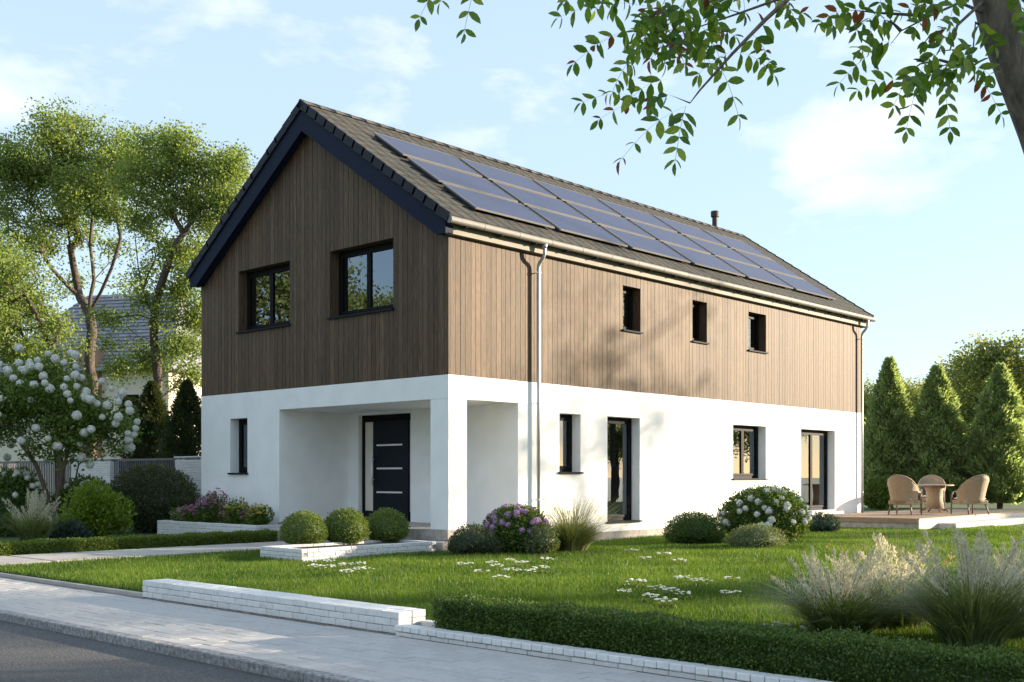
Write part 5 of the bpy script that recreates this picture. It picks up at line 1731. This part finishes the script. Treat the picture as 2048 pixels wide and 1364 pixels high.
def compound_leaf(p0, p1, pairs, r, brown=.1, size=.132):
    """rachis from p0 to p1 that sags, with opposite leaflets and one at the tip"""
    p0, p1 = np.array(p0), np.array(p1)
    ln = np.linalg.norm(p1 - p0)
    V_, F_, R_ = [], [], []
    def curve(t):
        return p0 + (p1 - p0) * t + np.array([0, 0, .10 * ln * math.sin(math.pi * t)])
    def leaflet(base, ax, up, L_, w, tone):
        ax = unit(ax); sd_ = unit(np.cross(ax, up)); nn = np.cross(sd_, ax)
        i = len(V_)
        curl = .16 if tone < .85 else .5
        for t, h in ((.0, 0), (.22, .72), (.5, 1.0), (.78, .68), (1.0, 0)):
            c = base + ax * L_ * t - nn * L_ * curl * t * t
            if h == 0: V_.append(c)
            else: V_.extend([c + sd_ * w * h + nn * w * .3, c, c - sd_ * w * h + nn * w * .3])
        n_ = len(V_) - i
        F_.extend([(i, i + 1, i + 2), (i, i + 2, i + 3)])
        for k in (1, 4):
            F_.extend([(i + k, i + k + 3, i + k + 4), (i + k, i + k + 4, i + k + 1), (i + k + 1, i + k + 4, i + k + 5), (i + k + 1, i + k + 5, i + k + 2)])
        F_.extend([(i + 7, i + 10, i + 8), (i + 8, i + 10, i + 9)])
        R_.extend([tone] * n_)
    for k in range(pairs):
        t = .18 + .78 * k / max(1, pairs - 1) if pairs > 1 else .6
        b_ = curve(t); tan = unit(curve(min(1, t + .03)) - curve(t - .03))
        for s in (1, -1):
            out_ = unit(np.cross(tan, np.array([0, 0, 1.0]))) * s
            ax = out_ * r.uniform(.2, .6) * (1 - abs(tan[2])) + np.cross(np.array([.68, -.73, 0]), tan) * s * r.uniform(.6, 1.1) + tan * r.uniform(.2, .6) + np.array([0, 0, -1.0]) * r.uniform(.2, .7) * (1 - .6 * abs(tan[2])) + r.normal(size=3) * .12
            up = np.array([.62, -.68, .35]) + r.normal(size=3) * .45
            tone = r.uniform(.88, 1) if r.random() < brown * .7 else r.uniform(0, .83)
            sz = size * r.uniform(.75, 1.15) * (1 - .3 * t) * (.75 if tone > .85 else 1)
            leaflet(b_, ax, up, sz, sz * r.uniform(.20, .26), tone)
    tan = unit(curve(1.0) - curve(.94))
    leaflet(curve(1.0), tan + np.array([0, 0, -.6]), np.array([0, 0, 1.0]) + r.normal(size=3) * .4, size * .7, size * .15, r.uniform(.88, 1) if r.random() < brown else r.uniform(.1, .8))
    # thin rachis
    i = len(V_)
    K = 6
    for k in range(K + 1):
        c = curve(k / K); w = .0016
        V_.extend([c + [w, 0, 0], c + [-w * .5, w * .87, 0], c + [-w * .5, -w * .87, 0]])
    for k in range(K):
        for q in range(3):
            a, b_ = i + 3 * k + q, i + 3 * k + (q + 1) % 3
            F_.extend([(a, b_, b_ + 3), (a, b_ + 3, a + 3)])
    R_.extend([.2] * (3 * (K + 1)))
    return np_mesh('compound_leaf', np.array(V_), np.array(F_), 'lf_near', np.array(R_))
r = np.random.default_rng(341)
twigs = [  # pixel polylines (x, y, distance), thickness
    [(1985, -10, 8), (1860, -60, 7.8), (1700, -60, 7.6), (1604, -28, 7.5), (1530, 40, 7.45), (1464, 108, 7.4), (1400, 180, 7.4), (1380, 206, 7.4)],
    [(1700, -60, 7.6), (1570, -6, 7.6), (1480, 26, 7.7), (1403, 52, 7.7), (1311, 64, 7.8)],
    [(1700, -60, 7.6), (1540, -60, 7.3), (1400, -40, 7.2), (1260, -50, 7.2), (1100, -90, 7.3), (960, -60, 7.4), (890, -60, 7.4)],
    [(1480, 26, 7.7), (1460, 20, 7.5), (1455, -5, 7.4)], [(1380, 206, 7.4), (1340, 190, 7.3)], [(1311, 64, 7.8), (1290, 40, 7.8)],
    [(2000, 40, 8), (1920, 5, 7.9), (1860, 32, 7.9), (1802, 62, 7.8), (1780, 90, 7.8)],
    [(2010, 80, 8), (1951, 45, 8), (1946, 100, 8), (1937, 136, 8)], [(1980, -10, 8), (1915, 50, 7.7), (1900, 100, 7.6), (1876, 103, 7.6)],
    [(1860, 32, 7.9), (1760, 26, 7.9), (1700, 20, 7.9)], [(1802, 62, 7.8), (1785, 45, 7.8), (1768, 40, 7.7)], [(1937, 136, 8), (1880, 120, 7.9), (1840, 128, 7.8), (1800, 158, 7.8)],
    [(1985, -10, 8), (2120, -150, 8.2), (2300, -250, 8.5)], [(1962, -110, 8), (1850, -260, 7.0), (1700, -340, 6.2)], [(1905, -420, 8), (2100, -520, 9), (2300, -600, 9.6)], [(1905, -420, 8), (1650, -560, 8.6), (1400, -620, 9)]]
branches = []
for i, ln in enumerate(twigs):
    b = MB()
    t0 = .030 if i in (0, 12, 13, 14, 15) else (.005 if i in (3, 4, 5) else .014)
    n_ = len(ln)
    b.tube([nrel(*p) for p in ln], [t0 * (1 - .9 * k / (n_ - 1)) for k in range(n_)], 7, True)
    branches.append(add('branch', b.mesh('branch', 'bark_near', True), near_tree, local=True))
def nearest_branch(p):
    best = min(range(len(twigs)), key=lambda i: min((q[0] - p[0]) ** 2 + (q[1] - p[1]) ** 2 for q in twigs[i]))
    return branches[best]
cl_ = [  # start, end, pairs, brown share
    ((1290, 12), (1116, 36), 6, .0), ((1265, 0), (1128, 2), 5, 0), ((1276, 62), (1146, 128), 5, .45), ((1300, 70), (1190, 90), 4, .2), ((1262, 118), (1224, 186), 4, .0), ((1335, 158), (1262, 196), 4, 0),
    ((1285, 195), (1162, 206), 5, .05), ((1334, 198), (1196, 240), 5, .5), ((1368, 214), (1240, 322), 5, .5), ((1372, 212), (1350, 325), 6, 0), ((1436, 128), (1478, 235), 4, 0), ((1466, 104), (1548, 150), 5, 0), ((1508, 62), (1604, 26), 4, .1),
    ((1506, 70), (1540, 128), 4, .1), ((1464, 104), (1396, 150), 4, .2), ((1455, -5), (1540, -10), 4, 0), ((1340, 190), (1300, 215), 3, .1), ((1403, 52), (1330, 110), 5, .15), ((1403, 52), (1440, 118), 4, .25), ((1311, 64), (1262, 105), 5, .1), ((1311, 64), (1330, 128), 5, .2), ((1350, 58), (1290, 24), 5, .1), ((1380, 50), (1390, 96), 4, .3), ((1440, 38), (1410, -5), 4, .1),
    ((1360, -30), (1280, 40), 5, .05), ((1400, -40), (1350, 40), 5, .1), ((1400, -40), (1430, 30), 5, .3), ((1320, -40), (1225, 15), 5, .0), ((1260, -50), (1190, 20), 4, 0), ((1480, -50), (1490, 30), 4, .2), ((1560, -10), (1590, 40), 4, .3), ((1440, 90), (1350, 118), 5, .1), ((1300, 62), (1350, 20), 5, .05), ((1330, 60), (1400, 100), 5, .2), ((1420, 60), (1470, 72), 4, .2), ((1311, 90), (1262, 130), 4, .0), ((1350, 30), (1440, 10), 5, .1),
    ((1340, 20), (1270, 66), 5, .1), ((1370, 10), (1320, 60), 5, .15), ((1400, 20), (1350, 80), 5, .1), ((1420, 10), (1440, 70), 4, .2), ((1310, 40), (1280, 100), 5, .0), ((1360, 70), (1300, 120), 5, .1), ((1400, 80), (1420, 130), 4, .1), ((1340, 80), (1370, 130), 4, .2),
    ((905, -55), (838, 38), 4, 0), ((965, -55), (928, 66), 5, 0), ((930, -60), (880, 5), 3, 0),
    ((1700, 20), (1640, 44), 4, .15), ((1740, 24), (1662, 52), 5, .1), ((1760, 26), (1712, 62), 4, 0), ((1790, 42), (1740, 66), 4, 0), ((1780, 90), (1676, 170), 6, .0), ((1790, 85), (1722, 98), 5, 0), ((1802, 160), (1714, 182), 5, .05), ((1840, 128), (1786, 214), 5, 0), ((1846, 140), (1812, 262), 6, 0), ((1880, 122), (1900, 262), 7, .0), ((1937, 136), (2004, 232), 6, .25), ((1937, 136), (1878, 155), 5, .05), ((1946, 100), (1900, 170), 5, 0), ((1900, 100), (1940, 122), 4, 0), ((1876, 103), (1830, 160), 5, .1), ((1900, 60), (1850, 85), 5, .2), ((1900, 10), (1840, 20), 5, .2), ((1880, 0), (1800, 28), 5, .3), ((1915, 50), (1880, 92), 4, 0), ((1951, 45), (1990, 92), 4, 0), ((1860, 32), (1830, 60), 4, .2), ((1800, 158), (1838, 176), 4, 0), ((1937, 136), (1980, 150), 4, .1), ((1900, 130), (1862, 150), 5, 0),
    ((1930, -40), (1900, 40), 5, .1), ((1860, -60), (1842, 14), 5, .2), ((1780, -60), (1760, 8), 5, .1), ((1820, -50), (1870, 12), 5, .2), ((2030, -40), (2046, 40), 5, .0), ((2060, 20), (2048, 70), 4, 0)]
for (p0, p1, prs, bf) in cl_:
    d0 = 7.6 + r.uniform(-.25, .35); d1 = d0 + r.uniform(-.35, .35)
    add('compound_leaf', compound_leaf(nrel(*p0, d0), nrel(*p1, d1), prs, r, bf), nearest_branch(p0), local=True)
# the crown goes on above the picture
pool = [compound_leaf((0, 0, 0), (.32, .05, -.12), 6, r, .08) for _ in range(4)]
for k in range(190):
    i = r.choice([0, 2, 12, 13, 14, 15, 12, 13, 14, 15])
    ln = twigs[i]; s = r.integers(0, len(ln) - 1); t = r.random()
    q = np.array(ln[s], float) * (1 - t) + np.array(ln[s + 1], float) * t
    if q[1] > -110: q[1] = -110 - 200 * r.random()
    p = nrel(q[0], q[1], q[2]) + r.normal(size=3) * .22
    add('compound_leaf', pool[k % 4], branches[i], loc=tuple(p), rot=(r.normal() * .3, r.normal() * .3, r.uniform(0, 6.28)), local=True)

# trees outside the picture whose shade and reflections reach into it -----------
GS = 'garden trees outside the picture'
def shade(src, x, y, rz, sc, label):
    t = copy_tree(src, (x, y, LZ), rz, sc, label)
    t['group'] = GS
    return t
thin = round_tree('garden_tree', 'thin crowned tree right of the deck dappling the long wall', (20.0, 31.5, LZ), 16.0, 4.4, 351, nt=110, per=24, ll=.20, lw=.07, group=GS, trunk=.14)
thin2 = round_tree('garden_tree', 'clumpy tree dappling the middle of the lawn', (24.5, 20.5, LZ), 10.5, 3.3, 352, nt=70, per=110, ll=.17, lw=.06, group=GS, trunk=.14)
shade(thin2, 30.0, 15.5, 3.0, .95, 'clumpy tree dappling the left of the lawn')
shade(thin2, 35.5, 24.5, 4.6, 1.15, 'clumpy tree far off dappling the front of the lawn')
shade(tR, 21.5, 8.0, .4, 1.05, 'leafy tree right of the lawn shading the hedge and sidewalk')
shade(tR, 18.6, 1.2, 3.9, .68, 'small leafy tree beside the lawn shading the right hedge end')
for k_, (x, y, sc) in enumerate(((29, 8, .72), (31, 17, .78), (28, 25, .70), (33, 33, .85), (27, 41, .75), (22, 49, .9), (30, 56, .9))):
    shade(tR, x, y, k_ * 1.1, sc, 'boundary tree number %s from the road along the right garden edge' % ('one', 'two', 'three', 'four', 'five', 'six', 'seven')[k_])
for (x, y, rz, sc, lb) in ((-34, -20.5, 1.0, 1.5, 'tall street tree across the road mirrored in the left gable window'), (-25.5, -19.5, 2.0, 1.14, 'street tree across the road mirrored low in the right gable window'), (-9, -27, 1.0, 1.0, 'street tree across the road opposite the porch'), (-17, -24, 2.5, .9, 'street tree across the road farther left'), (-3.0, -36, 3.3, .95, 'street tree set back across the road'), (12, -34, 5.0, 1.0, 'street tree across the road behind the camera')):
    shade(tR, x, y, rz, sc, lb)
print('objects', len(bpy.data.objects))
